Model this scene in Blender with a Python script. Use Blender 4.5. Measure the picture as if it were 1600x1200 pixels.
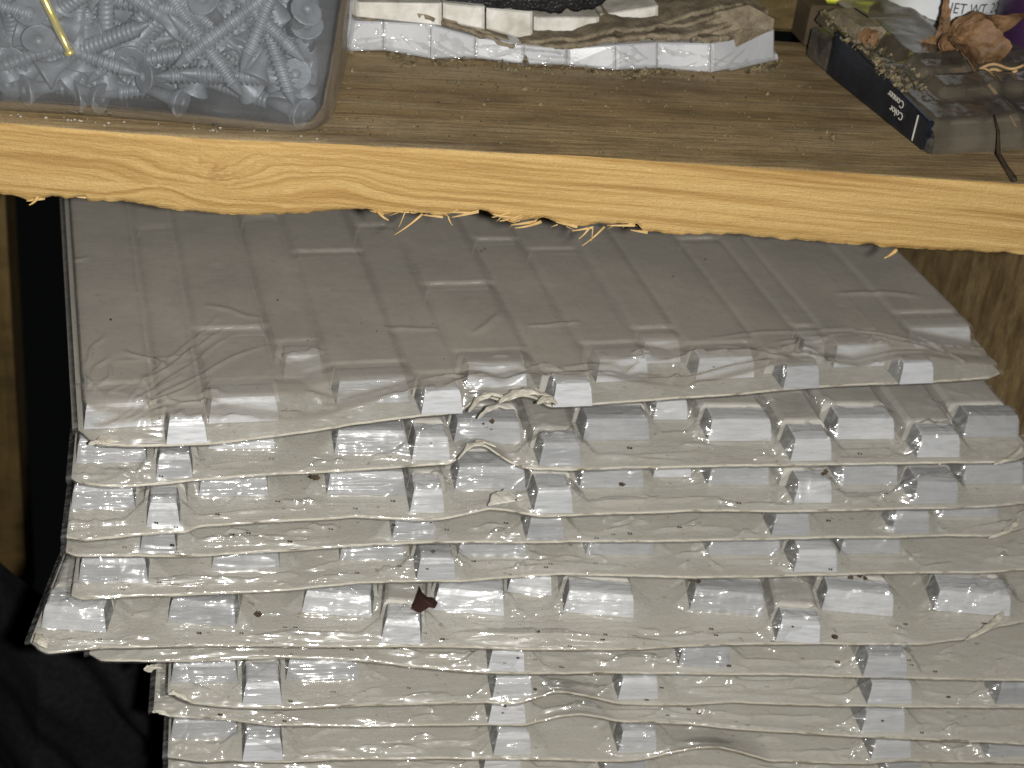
import bpy, math, random
import numpy as np
from mathutils import Matrix, Vector

# ------------------------------------------------------------------ camera, light, exposure
scene = bpy.context.scene
for o in list(bpy.data.objects):
    bpy.data.objects.remove(o)
F = 2500.0                                   # focal length in pixels of a 1600 x 1200 frame
CAM = np.array([0.0, 0.0, 0.60])
_D = np.array([-479.0, 1550.0, -F]); _D /= np.linalg.norm(_D)
_R = np.array([(F * F - 1550.0 * 140.0) / 479.0, -140.0, -F]); _R /= np.linalg.norm(_R)
_U = np.cross(_R, _D)
M = np.array([_R, _D, _U])                   # world = M @ camera

cam_data = bpy.data.cameras.new('camera')
cam_data.sensor_width = 36.0
cam_data.lens = 36.0 * F / 1600.0
cam_data.clip_start = 0.02
cam_data.clip_end = 20.0
cam_data.dof.use_dof = True
cam_data.dof.focus_distance = 0.455
cam_data.dof.aperture_fstop = 20.0
cam = bpy.data.objects.new('camera', cam_data)
scene.collection.objects.link(cam)
mw = Matrix([list(r) for r in M]).to_4x4()
mw.translation = Vector(CAM)
cam.matrix_world = mw
scene.camera = cam

world = bpy.data.worlds.new('World')
scene.world = world
world.use_nodes = True
bg = world.node_tree.nodes['Background']
bg.inputs[0].default_value = (0.9, 0.95, 1.0, 1)
bg.inputs[1].default_value = 0.0025

FLASH = CAM + M @ np.array([0.028, -0.003, 0.0])
ld = bpy.data.lights.new('phone_flash', 'SPOT')
ld.energy = 12.6
ld.color = (1.0, 0.97, 0.93)
ld.shadow_soft_size = 0.005
ld.spot_size = math.radians(95)
ld.spot_blend = 0.6
lo = bpy.data.objects.new('phone_flash', ld)
scene.collection.objects.link(lo)
mw2 = mw.copy(); mw2.translation = Vector(FLASH)
lo.matrix_world = mw2

vs = scene.view_settings
vs.view_transform = 'Standard'; vs.look = 'None'; vs.gamma = 1.0; vs.exposure = 0.0
vs.use_curve_mapping = False
scene.render.engine = 'CYCLES'
scene.cycles.transparent_max_bounces = 14
scene.cycles.max_bounces = 4
scene.cycles.glossy_bounces = 3
scene.cycles.diffuse_bounces = 2
scene.cycles.use_denoising = True

# ------------------------------------------------------------------ helpers
rng = np.random.default_rng(7)
random.seed(7)

def ray(x, y): return M @ np.array([x - 800.0, 600.0 - y, -F]) / F
def atY(x, y, Y): r = ray(x, y); return CAM + r * (Y - CAM[1]) / r[1]
def atZ(x, y, Z): r = ray(x, y); return CAM + r * (Z - CAM[2]) / r[2]
def plane_hit(x, y, p0, n):
    r = ray(x, y); return CAM + r * (np.dot(np.asarray(p0) - CAM, n) / np.dot(r, n))

def hash2(ix, iy, seed):
    h = (ix.astype(np.int64) * 374761393 + iy.astype(np.int64) * 668265263 + seed * 2147483647) & 0x7fffffff
    h = ((h ^ (h >> 13)) * 1274126177) & 0x7fffffff
    h = h ^ (h >> 16)
    return (h & 0xffff) / 65535.0
def vnoise(x, y, seed=0):
    x = np.asarray(x, float); y = np.asarray(y, float)
    x, y = np.broadcast_arrays(x, y)
    ix = np.floor(x); iy = np.floor(y); fx = x - ix; fy = y - iy
    fx = fx * fx * (3 - 2 * fx); fy = fy * fy * (3 - 2 * fy)
    a = hash2(ix, iy, seed); b = hash2(ix + 1, iy, seed); c = hash2(ix, iy + 1, seed); d = hash2(ix + 1, iy + 1, seed)
    return (a + (b - a) * fx + (c - a) * fy + (a - b - c + d) * fx * fy) * 2 - 1
def fbm(x, y, seed=0, n=4):
    s = 0; a = 1.0; t = 0
    for i in range(n):
        s = s + a * vnoise(x * 2 ** i, y * 2 ** i, seed + i * 17); t += a; a *= .5
    return s / t

def mesh_obj(name, verts, faces, mats, parent=None, smooth=False, mat_idx=None):
    me = bpy.data.meshes.new(name)
    verts = np.asarray(verts, float)
    me.from_pydata([tuple(v) for v in verts], [], [tuple(int(i) for i in f) for f in faces])
    for m in (mats if isinstance(mats, (list, tuple)) else [mats]): me.materials.append(m)
    if mat_idx is not None: me.polygons.foreach_set('material_index', np.asarray(mat_idx, dtype=np.int32))
    if smooth: me.polygons.foreach_set('use_smooth', np.ones(len(me.polygons), dtype=bool))
    me.update()
    o = bpy.data.objects.new(name, me)
    scene.collection.objects.link(o)
    if parent is not None: o.parent = parent
    return o

def grid_obj(name, P, mats, parent=None, smooth=True, close_u=False, mat_idx=None):
    """P: (n, m, 3) array of points -> quad grid, fast path"""
    n, m = P.shape[:2]
    me = bpy.data.meshes.new(name)
    idx = np.arange(n * m).reshape(n, m)
    if close_u: idx = np.vstack([idx, idx[:1]])
    a = idx[:-1, :-1].ravel(); b = idx[1:, :-1].ravel(); c = idx[1:, 1:].ravel(); d = idx[:-1, 1:].ravel()
    q = np.stack([a, b, c, d], 1).astype(np.int32)
    me.vertices.add(n * m); me.vertices.foreach_set('co', P.reshape(-1).astype(np.float32))
    me.loops.add(q.size); me.loops.foreach_set('vertex_index', q.ravel())
    me.polygons.add(len(q)); me.polygons.foreach_set('loop_start', np.arange(0, q.size, 4, dtype=np.int32))
    me.polygons.foreach_set('loop_total', np.full(len(q), 4, dtype=np.int32))
    for mt in (mats if isinstance(mats, (list, tuple)) else [mats]): me.materials.append(mt)
    if mat_idx is not None: me.polygons.foreach_set('material_index', np.asarray(mat_idx, dtype=np.int32).ravel())
    me.polygons.foreach_set('use_smooth', np.full(len(q), smooth, dtype=bool))
    me.update(calc_edges=True); me.validate()
    o = bpy.data.objects.new(name, me)
    scene.collection.objects.link(o)
    if parent is not None: o.parent = parent
    return o

def tag(o, label=None, cat=None, group=None, kind=None):
    if label: o['label'] = label
    if cat: o['category'] = cat
    if group: o['group'] = group
    if kind: o['kind'] = kind
    return o
def empty(name, loc):
    o = bpy.data.objects.new(name, None); scene.collection.objects.link(o)
    o.empty_display_size = 0.01
    o.location = [float(c) for c in loc]
    bpy.context.view_layer.update()
    return o
def adopt(child, root):
    """parent keeping world placement (children are built in world coordinates)"""
    child.parent = root
    child.matrix_parent_inverse = Matrix.Translation(-Vector(root.location))
    return child

def tube(name, pts, radii, mat, parent=None, seg=8, smooth=True):
    pts = np.asarray(pts, float); n = len(pts)
    radii = np.broadcast_to(np.asarray(radii, float), (n,))
    t = np.gradient(pts, axis=0); t /= np.linalg.norm(t, axis=1)[:, None] + 1e-12
    ref = np.array([0.13, 0.31, 0.94])
    u = np.cross(t, ref); u /= np.linalg.norm(u, axis=1)[:, None] + 1e-12
    w = np.cross(t, u)
    a = np.linspace(0, 2 * np.pi, seg, endpoint=False)
    V = (pts[:, None, :] + radii[:, None, None] * (np.cos(a)[None, :, None] * u[:, None, :] + np.sin(a)[None, :, None] * w[:, None, :])).reshape(-1, 3)
    Fc = []
    for i in range(n - 1):
        for j in range(seg):
            k = (j + 1) % seg
            Fc.append((i * seg + j, i * seg + k, (i + 1) * seg + k, (i + 1) * seg + j))
    Fc.append(tuple(range(seg))[::-1]); Fc.append(tuple((n - 1) * seg + j for j in range(seg)))
    return mesh_obj(name, V, Fc, mat, parent, smooth)

# ------------------------------------------------------------------ materials
def new_mat(name):
    m = bpy.data.materials.new(name); m.use_nodes = True
    nt = m.node_tree
    for n in list(nt.nodes): nt.nodes.remove(n)
    out = nt.nodes.new('ShaderNodeOutputMaterial')
    return m, nt, out
def N(nt, t, **kw):
    n = nt.nodes.new(t)
    for k, v in kw.items():
        if k.startswith('i_'):
            key = k[2:]
            n.inputs[int(key) if key.isdigit() else key.replace('_', ' ')].default_value = v
        else: setattr(n, k, v)
    return n
def ramp(nt, fac, stops):
    r = nt.nodes.new('ShaderNodeValToRGB')
    els = r.color_ramp.elements
    while len(els) < len(stops): els.new(0.5)
    for e, (p, c) in zip(els, stops):
        e.position = p; e.color = (*c, 1) if len(c) == 3 else c
    nt.links.new(fac, r.inputs[0]); return r
def coords(nt, scale=(1, 1, 1), rot=(0, 0, 0)):
    g = N(nt, 'ShaderNodeNewGeometry'); mp = N(nt, 'ShaderNodeMapping')
    mp.inputs['Scale'].default_value = scale; mp.inputs['Rotation'].default_value = rot
    nt.links.new(g.outputs['Position'], mp.inputs['Vector']); return mp.outputs[0]
def noise(nt, vec, scale, detail=4, rough=.55, dist=0):
    n = N(nt, 'ShaderNodeTexNoise'); n.inputs['Scale'].default_value = scale; n.inputs['Detail'].default_value = detail
    n.inputs['Roughness'].default_value = rough; n.inputs['Distortion'].default_value = dist
    nt.links.new(vec, n.inputs['Vector']); return n.outputs['Fac']
def bump(nt, h, strength, dist, prev=None):
    b = N(nt, 'ShaderNodeBump'); b.inputs['Strength'].default_value = strength; b.inputs['Distance'].default_value = dist
    nt.links.new(h, b.inputs['Height'])
    if prev: nt.links.new(prev, b.inputs['Normal'])
    return b.outputs[0]
def mathn(nt, op, a, b=None, clamp=False):
    n = N(nt, 'ShaderNodeMath', operation=op, use_clamp=clamp)
    for i, v in enumerate([a, b]):
        if v is None: continue
        if isinstance(v, (int, float)): n.inputs[i].default_value = v
        else: nt.links.new(v, n.inputs[i])
    return n.outputs[0]
def mixc(nt, fac, a, b):
    n = N(nt, 'ShaderNodeMix', data_type='RGBA')
    for s, v in ((0, fac), (6, a), (7, b)):
        if isinstance(v, (int, float)): n.inputs[s].default_value = v
        elif isinstance(v, tuple): n.inputs[s].default_value = (*v, 1)
        else: nt.links.new(v, n.inputs[s])
    return n.outputs[2]
def principled(nt, out, color, rough=.6, spec=.5, normal=None, **kw):
    p = N(nt, 'ShaderNodeBsdfPrincipled')
    for key, v in (('Base Color', color), ('Roughness', rough)):
        if isinstance(v, tuple): p.inputs[key].default_value = (*v, 1)
        elif isinstance(v, (int, float)): p.inputs[key].default_value = v
        else: nt.links.new(v, p.inputs[key])
    p.inputs['Specular IOR Level'].default_value = spec
    if normal: nt.links.new(normal, p.inputs['Normal'])
    for k, v in kw.items(): p.inputs[k.replace('_', ' ')].default_value = v
    nt.links.new(p.outputs[0], out.inputs[0]); return p

def mat_simple(name, c1, c2, scale=60, rough=.6, bump_s=.3, bump_d=.0004, spec=.4, stretch=(1, 1, 1), **kw):
    m, nt, out = new_mat(name)
    v = coords(nt, stretch)
    f = noise(nt, v, scale, 5)
    r = ramp(nt, f, [(.35, c1), (.65, c2)])
    f2 = noise(nt, v, scale * 5, 3)
    principled(nt, out, r.outputs[0], rough, spec, bump(nt, f2, bump_s, bump_d), **kw)
    return m

def mat_card():
    m, nt, out = new_mat('grey_board')
    v = coords(nt)
    a = noise(nt, v, 22, 5); st = noise(nt, coords(nt, (14, 120, 120)), 4, 4)
    base = ramp(nt, a, [(.3, (.50, .48, .415)), (.7, (.585, .57, .51))]).outputs[0]
    base = mixc(nt, mathn(nt, 'MULTIPLY', ramp(nt, st, [(.45, (0, 0, 0)), (.75, (1, 1, 1))]).outputs[0], .35), base, (.42, .395, .33))
    sp = noise(nt, v, 420, 2)
    base = mixc(nt, mathn(nt, 'MULTIPLY', ramp(nt, noise(nt, v, 1100, 3), [(.4, (0, 0, 0)), (.65, (1, 1, 1))]).outputs[0], .30), base, (.42, .395, .33))
    spk = ramp(nt, sp, [(.68, (0, 0, 0)), (.76, (1, 1, 1))]).outputs[0]
    base = mixc(nt, mathn(nt, 'MULTIPLY', spk, .6), base, (.16, .12, .075))
    principled(nt, out, base, .75, .25, bump(nt, noise(nt, v, 900, 3), .5, .0003))
    return m
def mat_rim():
    m, nt, out = new_mat('board_cut_edge')
    v = coords(nt)
    base = ramp(nt, noise(nt, coords(nt, (1, 3, 3)), 160, 5), [(.30, (.20, .16, .10)), (.44, (.66, .62, .50)), (.7, (.80, .76, .65))]).outputs[0]
    principled(nt, out, base, .85, .2, bump(nt, noise(nt, v, 1500, 3), .5, .0002))
    return m
def mat_tile(name='white_glazed_tile', k=1.0):
    m, nt, out = new_mat(name)
    v = coords(nt)
    base = ramp(nt, noise(nt, v, 35, 4), [(.3, (.455 * k, .468 * k, .482 * k)), (.7, (.565 * k, .577 * k, .59 * k))]).outputs[0]
    st = noise(nt, coords(nt, (1, 6, 6)), 120, 4)
    base = mixc(nt, mathn(nt, 'MULTIPLY', ramp(nt, st, [(.52, (0, 0, 0)), (.70, (1, 1, 1))]).outputs[0], .45), base, (.33, .325, .30))
    rib = noise(nt, coords(nt, (.12, 1, 1)), 900, 3)
    base = mixc(nt, mathn(nt, 'MULTIPLY', ramp(nt, rib, [(.45, (0, 0, 0)), (.68, (1, 1, 1))]).outputs[0], .30), base, (.30 * k, .31 * k, .32 * k))
    principled(nt, out, base, .38, .4, bump(nt, rib, .6, .0005, bump(nt, noise(nt, v, 300, 3), .2, .0004)))
    return m
def mat_film(name, dust, dust_col, milky=.06, wr=1.0):
    m, nt, out = new_mat(name)
    v = coords(nt)
    tr = N(nt, 'ShaderNodeBsdfTransparent'); tr.inputs[0].default_value = (.97, .97, .965, 1)
    h1 = noise(nt, coords(nt, (.30, 1, .8), (0, 0, .5)), 170, 2, .5, .8)
    def crease(rot, sx_, sc_):
        n_ = noise(nt, coords(nt, (sx_, 1, 1), (0, 0, rot)), sc_, 2, .5, .5)
        return mathn(nt, 'SUBTRACT', 1.0, mathn(nt, 'MULTIPLY', mathn(nt, 'ABSOLUTE', mathn(nt, 'SUBTRACT', n_, .5)), 7.0), True)
    h2 = mathn(nt, 'ADD', mathn(nt, 'ADD', crease(.35, .10, 130), crease(-.5, .09, 150)), mathn(nt, 'MULTIPLY', crease(.05, .07, 210), .8))
    msk = ramp(nt, noise(nt, v, 55, 3), [(.40, (.12, .12, .12)), (.62, (1, 1, 1))]).outputs[0]
    bb1 = N(nt, 'ShaderNodeBump'); bb1.inputs['Distance'].default_value = .0016; nt.links.new(h1, bb1.inputs['Height']); nt.links.new(mathn(nt, 'MULTIPLY', msk, .85 * wr), bb1.inputs['Strength'])
    bb2 = N(nt, 'ShaderNodeBump'); bb2.inputs['Distance'].default_value = .0007; nt.links.new(h2, bb2.inputs['Height']); nt.links.new(mathn(nt, 'MULTIPLY', msk, .9 * wr), bb2.inputs['Strength']); nt.links.new(bb1.outputs[0], bb2.inputs['Normal'])
    nb = bb2.outputs[0]
    g1 = N(nt, 'ShaderNodeBsdfGlossy'); g1.inputs['Color'].default_value = (1, 1, 1, 1); g1.inputs['Roughness'].default_value = .085
    g2 = N(nt, 'ShaderNodeBsdfGlossy'); g2.inputs['Color'].default_value = (1, 1, 1, 1); g2.inputs['Roughness'].default_value = .34
    nt.links.new(nb, g1.inputs['Normal']); nt.links.new(nb, g2.inputs['Normal'])
    gl = N(nt, 'ShaderNodeMixShader'); gl.inputs[0].default_value = .30
    nt.links.new(g1.outputs[0], gl.inputs[1]); nt.links.new(g2.outputs[0], gl.inputs[2])
    fr = N(nt, 'ShaderNodeFresnel'); fr.inputs[0].default_value = 1.5
    fac = mathn(nt, 'MINIMUM', mathn(nt, 'ADD', mathn(nt, 'MULTIPLY', fr.outputs[0], .40), .080), .19)
    df = N(nt, 'ShaderNodeBsdfDiffuse'); df.inputs[0].default_value = (.8, .81, .83, 1)
    stk = ramp(nt, noise(nt, coords(nt, (.25, 1, 1), (0, 0, .12)), 420, 4, .6, .8), [(.46, (.3, .3, .3)), (.72, (2.2, 2.2, 2.2))]).outputs[0]
    mx0 = N(nt, 'ShaderNodeMixShader'); nt.links.new(mathn(nt, 'MULTIPLY', stk, milky), mx0.inputs[0])
    nt.links.new(tr.outputs[0], mx0.inputs[1]); nt.links.new(df.outputs[0], mx0.inputs[2])
    # settled dust on upward faces
    g = N(nt, 'ShaderNodeNewGeometry'); sx = N(nt, 'ShaderNodeSeparateXYZ'); nt.links.new(g.outputs['Normal'], sx.inputs[0])
    up = mathn(nt, 'POWER', mathn(nt, 'ABSOLUTE', sx.outputs[2]), 5.0)
    dn = ramp(nt, noise(nt, v, 28, 6, .6), [(.28, (.55, .55, .55)), (.7, (1, 1, 1))]).outputs[0]
    sp = ramp(nt, noise(nt, v, 700, 2), [(.63, (0, 0, 0)), (.74, (1, 1, 1))]).outputs[0]
    dfac = mathn(nt, 'MULTIPLY', mathn(nt, 'MULTIPLY', up, dn), dust, True)
    dd = N(nt, 'ShaderNodeBsdfDiffuse')
    nt.links.new(mixc(nt, mathn(nt, 'MULTIPLY', sp, .35), dust_col, tuple(c * .45 for c in dust_col)), dd.inputs[0])
    mx1 = N(nt, 'ShaderNodeMixShader'); nt.links.new(dfac, mx1.inputs[0])
    nt.links.new(mx0.outputs[0], mx1.inputs[1]); nt.links.new(dd.outputs[0], mx1.inputs[2])
    fac2 = mathn(nt, 'MULTIPLY', fac, mathn(nt, 'SUBTRACT', 1.0, mathn(nt, 'MULTIPLY', dfac, .7)))
    mx2 = N(nt, 'ShaderNodeMixShader'); nt.links.new(fac2, mx2.inputs[0])
    nt.links.new(mx1.outputs[0], mx2.inputs[1]); nt.links.new(gl.outputs[0], mx2.inputs[2])
    nt.links.new(mx2.outputs[0], out.inputs[0])
    return m
def mat_pine():
    m, nt, out = new_mat('fresh_cut_pine')
    at = N(nt, 'ShaderNodeAttribute', attribute_name='grain')
    v = coords(nt)
    g = N(nt, 'ShaderNodeSeparateXYZ'); nt.links.new(at.outputs['Vector'], g.inputs[0])
    # grain coordinate in millimetres across the rings, x along them
    cmb = N(nt, 'ShaderNodeCombineXYZ'); nt.links.new(mathn(nt, 'MULTIPLY', g.outputs[0], .035), cmb.inputs[0]); nt.links.new(g.outputs[1], cmb.inputs[1])
    warp = noise(nt, coords(nt, (1, 1, 3)), 45, 3)
    cmb2 = N(nt, 'ShaderNodeCombineXYZ'); nt.links.new(mathn(nt, 'MULTIPLY', g.outputs[0], .015), cmb2.inputs[0])
    nt.links.new(mathn(nt, 'ADD', g.outputs[1], mathn(nt, 'MULTIPLY', warp, .8)), cmb2.inputs[1])
    big = noise(nt, cmb2.outputs[0], .62, 2, .5)
    fine = noise(nt, cmb.outputs[0], 2.6, 4, .65)
    c = ramp(nt, big, [(.28, (.27, .152, .042)), (.41, (.37, .23, .075)), (.54, (.47, .315, .118)), (.75, (.52, .365, .15))]).outputs[0]
    c = mixc(nt, mathn(nt, 'MULTIPLY', ramp(nt, fine, [(.50, (0, 0, 0)), (.70, (1, 1, 1))]).outputs[0], .28), c, (.31, .16, .04))
    c = mixc(nt, mathn(nt, 'MULTIPLY', ramp(nt, noise(nt, v, 60, 4), [(.55, (0, 0, 0)), (.75, (1, 1, 1))]).outputs[0], .28), c, (.36, .20, .06))
    fib = noise(nt, coords(nt, (1, 1, 9)), 260, 4)
    c = mixc(nt, mathn(nt, 'MULTIPLY', ramp(nt, fib, [(.62, (0, 0, 0)), (.75, (1, 1, 1))]).outputs[0], .35), c, (.68, .50, .26))
    c = mixc(nt, g.outputs[2], c, (.22, .10, .025))
    saw = noise(nt, coords(nt, (9, 1, 1)), 90, 3)
    c = mixc(nt, mathn(nt, 'MULTIPLY', ramp(nt, saw, [(.5, (0, 0, 0)), (.72, (1, 1, 1))]).outputs[0], .16), c, (.36, .24, .10))
    gr = noise(nt, v, 1400, 3)
    c = mixc(nt, mathn(nt, 'MULTIPLY', ramp(nt, gr, [(.42, (0, 0, 0)), (.66, (1, 1, 1))]).outputs[0], .28), c, (.33, .20, .075))
    nb = bump(nt, gr, .5, .0004, bump(nt, fib, .45, .0006, bump(nt, fine, .35, .0006)))
    principled(nt, out, c, .7, .3, nb)
    return m
def mat_oldwood(name, dark=(.12, .080, .038), mid=(.29, .205, .100), light=(.40, .315, .195), sx=(3, 40, 40), scale=2.6, warm=(.36, .25, .11), seed=0.0):
    m, nt, out = new_mat(name)
    v0 = coords(nt, sx)
    ofs = N(nt, 'ShaderNodeVectorMath', operation='ADD'); nt.links.new(v0, ofs.inputs[0]); ofs.inputs[1].default_value = (seed, seed * 1.7, seed * .6)
    v = ofs.outputs[0]; p = coords(nt)
    a = noise(nt, v, scale, 6, .62, .6); b = noise(nt, v, scale * 6, 4, .6)
    c = ramp(nt, a, [(.27, dark), (.45, mid), (.70, light)]).outputs[0]
    c = mixc(nt, mathn(nt, 'MULTIPLY', ramp(nt, noise(nt, p, 9, 3), [(.4, (0, 0, 0)), (.65, (1, 1, 1))]).outputs[0], .55), c, warm)
    c = mixc(nt, mathn(nt, 'MULTIPLY', ramp(nt, noise(nt, coords(nt, (1, 3, 3)), 26, 5, .65), [(.45, (0, 0, 0)), (.68, (1, 1, 1))]).outputs[0], .6), c, tuple(x * .62 for x in dark))
    c = mixc(nt, mathn(nt, 'MULTIPLY', ramp(nt, noise(nt, p, 1300, 3), [(.42, (0, 0, 0)), (.68, (1, 1, 1))]).outputs[0], .35), c, tuple(x * .8 for x in dark))
    c = mixc(nt, mathn(nt, 'MULTIPLY', ramp(nt, b, [(.5, (0, 0, 0)), (.72, (1, 1, 1))]).outputs[0], .5), c, tuple(x * .75 for x in dark))
    sp = ramp(nt, noise(nt, p, 520, 2), [(.68, (0, 0, 0)), (.76, (1, 1, 1))]).outputs[0]
    c = mixc(nt, mathn(nt, 'MULTIPLY', sp, .5), c, (.36, .30, .2))
    principled(nt, out, c, .72, .3, bump(nt, b, .5, .0006, bump(nt, a, .4, .0012)))
    return m

M_strip = mat_simple('grey_taupe_tile', (.36, .345, .305), (.47, .455, .41), 60, .5, .2, .0003)
M_tile_shade = mat_simple('shaded_tile_side', (.17, .17, .165), (.27, .27, .26), 120, .8)  # shade on the sideways faces of the tile ends, painted in as darker grey
M_paper = mat_simple('torn_white_paper', (.42, .39, .31), (.66, .63, .54), 260, .8, .5, .0006)
M_card = mat_card(); M_rim = mat_rim(); M_tile = mat_tile(); M_tile_dull = mat_tile('dull_glazed_tile', .68); M_tile_bright = mat_tile('bright_glazed_tile', 1.3)
M_film_top = mat_film('dusty_shrink_film', .84, (.43, .40, .345), .06, .8)
M_film = mat_film('clear_shrink_film', .05, (.56, .54, .49), .075, 1.0)
M_pine = mat_pine()
M_shelf = mat_oldwood('weathered_shelf_top')

# ------------------------------------------------------------------ the shelf board
Z_SHELF = CAM[2] - 0.1719
TOPL = [(-260, 176), (0, 195), (150, 206), (281, 217), (487, 227), (600, 230), (731, 238), (916, 247), (1150, 262), (1283, 270), (1383, 276), (1483, 283), (1600, 290), (1800, 303)]
BOTL = [(-260, 292), (0, 303), (24, 304), (45, 312), (58, 310), (70, 309), (80, 306), (104, 307), (135, 306), (137, 313), (156, 311), (175, 310), (217, 315), (259, 322), (315, 327), (372, 331), (430, 333),
        (480, 331), (518, 328), (556, 327), (580, 326), (586, 330), (593, 332), (605, 336), (615, 333), (636, 331), (671, 333), (680, 339), (685, 341), (700, 338), (717, 335), (735, 334), (752, 331), (762, 334), (769, 339),
        (786, 345), (804, 349), (828, 346), (853, 342), (862, 347), (874, 353), (902, 356), (923, 354), (944, 352), (997, 352), (1003, 359), (1007, 363), (1040, 367), (1152, 370), (1250, 379), (1341, 384), (1372, 385), (1390, 390),
        (1500, 394), (1600, 398), (1800, 410)]
n_s = 700
tp = np.array([atZ(x, y, Z_SHELF) for x, y in TOPL])
xs = np.linspace(tp[0, 0], tp[-1, 0], n_s)
yf = np.interp(xs, tp[:, 0], tp[:, 1])
yf = np.convolve(np.pad(yf, 40, mode='edge'), np.ones(81) / 81, 'valid')
pa, pb = np.array([xs[0], yf[0], 0]), np.array([xs[-1], yf[-1], 0])
fd = (pb - pa) / np.linalg.norm(pb - pa); fn = np.array([fd[1], -fd[0], 0.0])     # front plane normal (towards camera)
bt = np.array([plane_hit(x, y, pa, fn) for x, y in BOTL])
zb = np.interp(xs, bt[:, 0], bt[:, 2])
zt = Z_SHELF + .0003 * fbm(xs * 60, xs * 0, 3)
zb = zb + .00014 * fbm(xs * 900, xs * 0, 5, 3)
shelf = empty('shelf_board', (0.1, 0.45, Z_SHELF - .02))
tag(shelf, 'thick pine shelf board with fresh yellow front edge and splintered underside', 'shelf')
nr = 46
tt = np.linspace(0, 1, nr)
Pf = np.zeros((n_s, nr, 3)); 
Pf[:, :, 0] = xs[:, None]; Pf[:, :, 2] = zt[:, None] * (1 - tt) + zb[:, None] * tt
depth_in = .0002 * fbm(xs[:, None] * 80, Pf[:, :, 2] * 500, 9)
# the torn lower rim is rounded and broken inwards
torn = np.clip((tt[None, :] - .86) / .14, 0, 1)
depth_in = depth_in - torn ** 4 * (.0009 + .0012 * fbm(xs[:, None] * 260, tt[None, :] * 3, 21))
ridge = np.clip((.05 - tt[None, :]) / .05, 0, 1)
depth_in = depth_in - ridge ** 2 * .0009
Pf[:, :, 1] = yf[:, None] - depth_in
front = grid_obj('cut_edge', Pf[:, ::-1], M_pine)
# grain flow field stored on the vertices
zc = Pf[:, :, 2] - (Z_SHELF - .010); X = Pf[:, :, 0]
k1 = plane_hit(345, 262, pa, fn); k2 = plane_hit(250, 285, pa, fn)
def bumpf(cx, cz, sx, sz): return np.exp(-((X - cx) / sx) ** 2 - ((Pf[:, :, 2] - cz) / sz) ** 2)
gx = X * 1000
gz = zc * 1000 + (X - .1) * 1000 * .035
gz = gz + 1.1 * fbm(X * 11, zc * 40, 31, 2)
r1 = np.sqrt(((X - k1[0] + .0025 * fbm(X * 90, zc * 200, 61)) / 2.4) ** 2 + (Pf[:, :, 2] - k1[2] + .0022 * fbm(X * 110, zc * 160, 63)) ** 2) * 1000
gz = gz + 5.5 * np.exp(-(r1 / 4.2) ** 2) + 1.5 * bumpf(k1[0], k1[2], .05, .02) * fbm(X * 120, zc * 220, 67, 3) + 3.5 * bumpf(k2[0], k2[2], .012, .008) * np.sign(zc + .004)
gz = gz - 4.0 * bumpf(k1[0] + .03, k1[2] - .001, .016, .006)
kn = np.clip(np.exp(-(r1 / 2.6) ** 2) * (.35 + .5 * vnoise(X * 900, zc * 1500, 4)), 0, .5)
attr = front.data.attributes.new('grain', 'FLOAT_VECTOR', 'POINT')
A = np.stack([gx, gz, kn], 2)[:, ::-1]
attr.data.foreach_set('vector', A.reshape(-1).astype(np.float32))
adopt(front, shelf)
# weathered top
nd = 60
dd = np.linspace(0, 1, nd) ** 1.3 * .115
Pt = np.zeros((n_s // 2, nd, 3)); xs2 = xs[::2]
Pt[:, :, 0] = xs2[:, None]; Pt[:, :, 1] = yf[::2][:, None] + .0009 + dd[None, :]
Pt[:, :, 2] = Z_SHELF + .00015 * fbm(xs2[:, None] * 30, dd[None, :] * 700, 2)
Pt[:, 0, 2] = zt[::2] - .0004
adopt(grid_obj('top_face', Pt, M_shelf), shelf)
# underside and back
Pu = np.zeros((n_s, 3, 3)); Pu[:, :, 0] = xs[:, None]
Pu[:, 0, 1] = Pf[:, -1, 1]; Pu[:, 1, 1] = yf + .02; Pu[:, 2, 1] = yf + .116
Pu[:, 0, 2] = zb; Pu[:, 1, 2] = Z_SHELF - .0205; Pu[:, 2, 2] = Z_SHELF - .0205
adopt(grid_obj('underside', Pu[:, ::-1], M_shelf, smooth=False), shelf)

# torn fibres hanging off the lower rim
M_fibre = mat_simple('pine_fibre', (.45, .29, .10), (.62, .44, .20), 300, .7)
fib = [((660, 333), (615, 360), .00045), ((944, 353), (907, 377), .0004), ((921, 354), (902, 366), .0004), ((634, 326), (622, 348), .00022), ((590, 329), (607, 337), .0006),
       ((1400, 389), (1377, 396), .0007), ((60, 306), (48, 313), .0006), ((700, 337), (706, 345), .0003), ((640, 330), (655, 323), .0003), ((845, 345), (803, 349), .0006), ((926, 354), (922, 370), .0002), ((770, 333), (800, 331), .0004), ((795, 342), (815, 330), .0003)]
for a, b, r in fib:
    A0 = plane_hit(*a, pa, fn) - fn * -.0006; B0 = plane_hit(*b, pa, fn) + fn * .003
    s = np.linspace(0, 1, 6)[:, None]
    pts = A0 * (1 - s) + B0 * s + np.array([0, 0, -.0004]) * np.sin(s * 3.1)
    adopt(tube('splinter', pts, r * (1 - .75 * s[:, 0]), M_fibre, seg=5), shelf)
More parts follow.
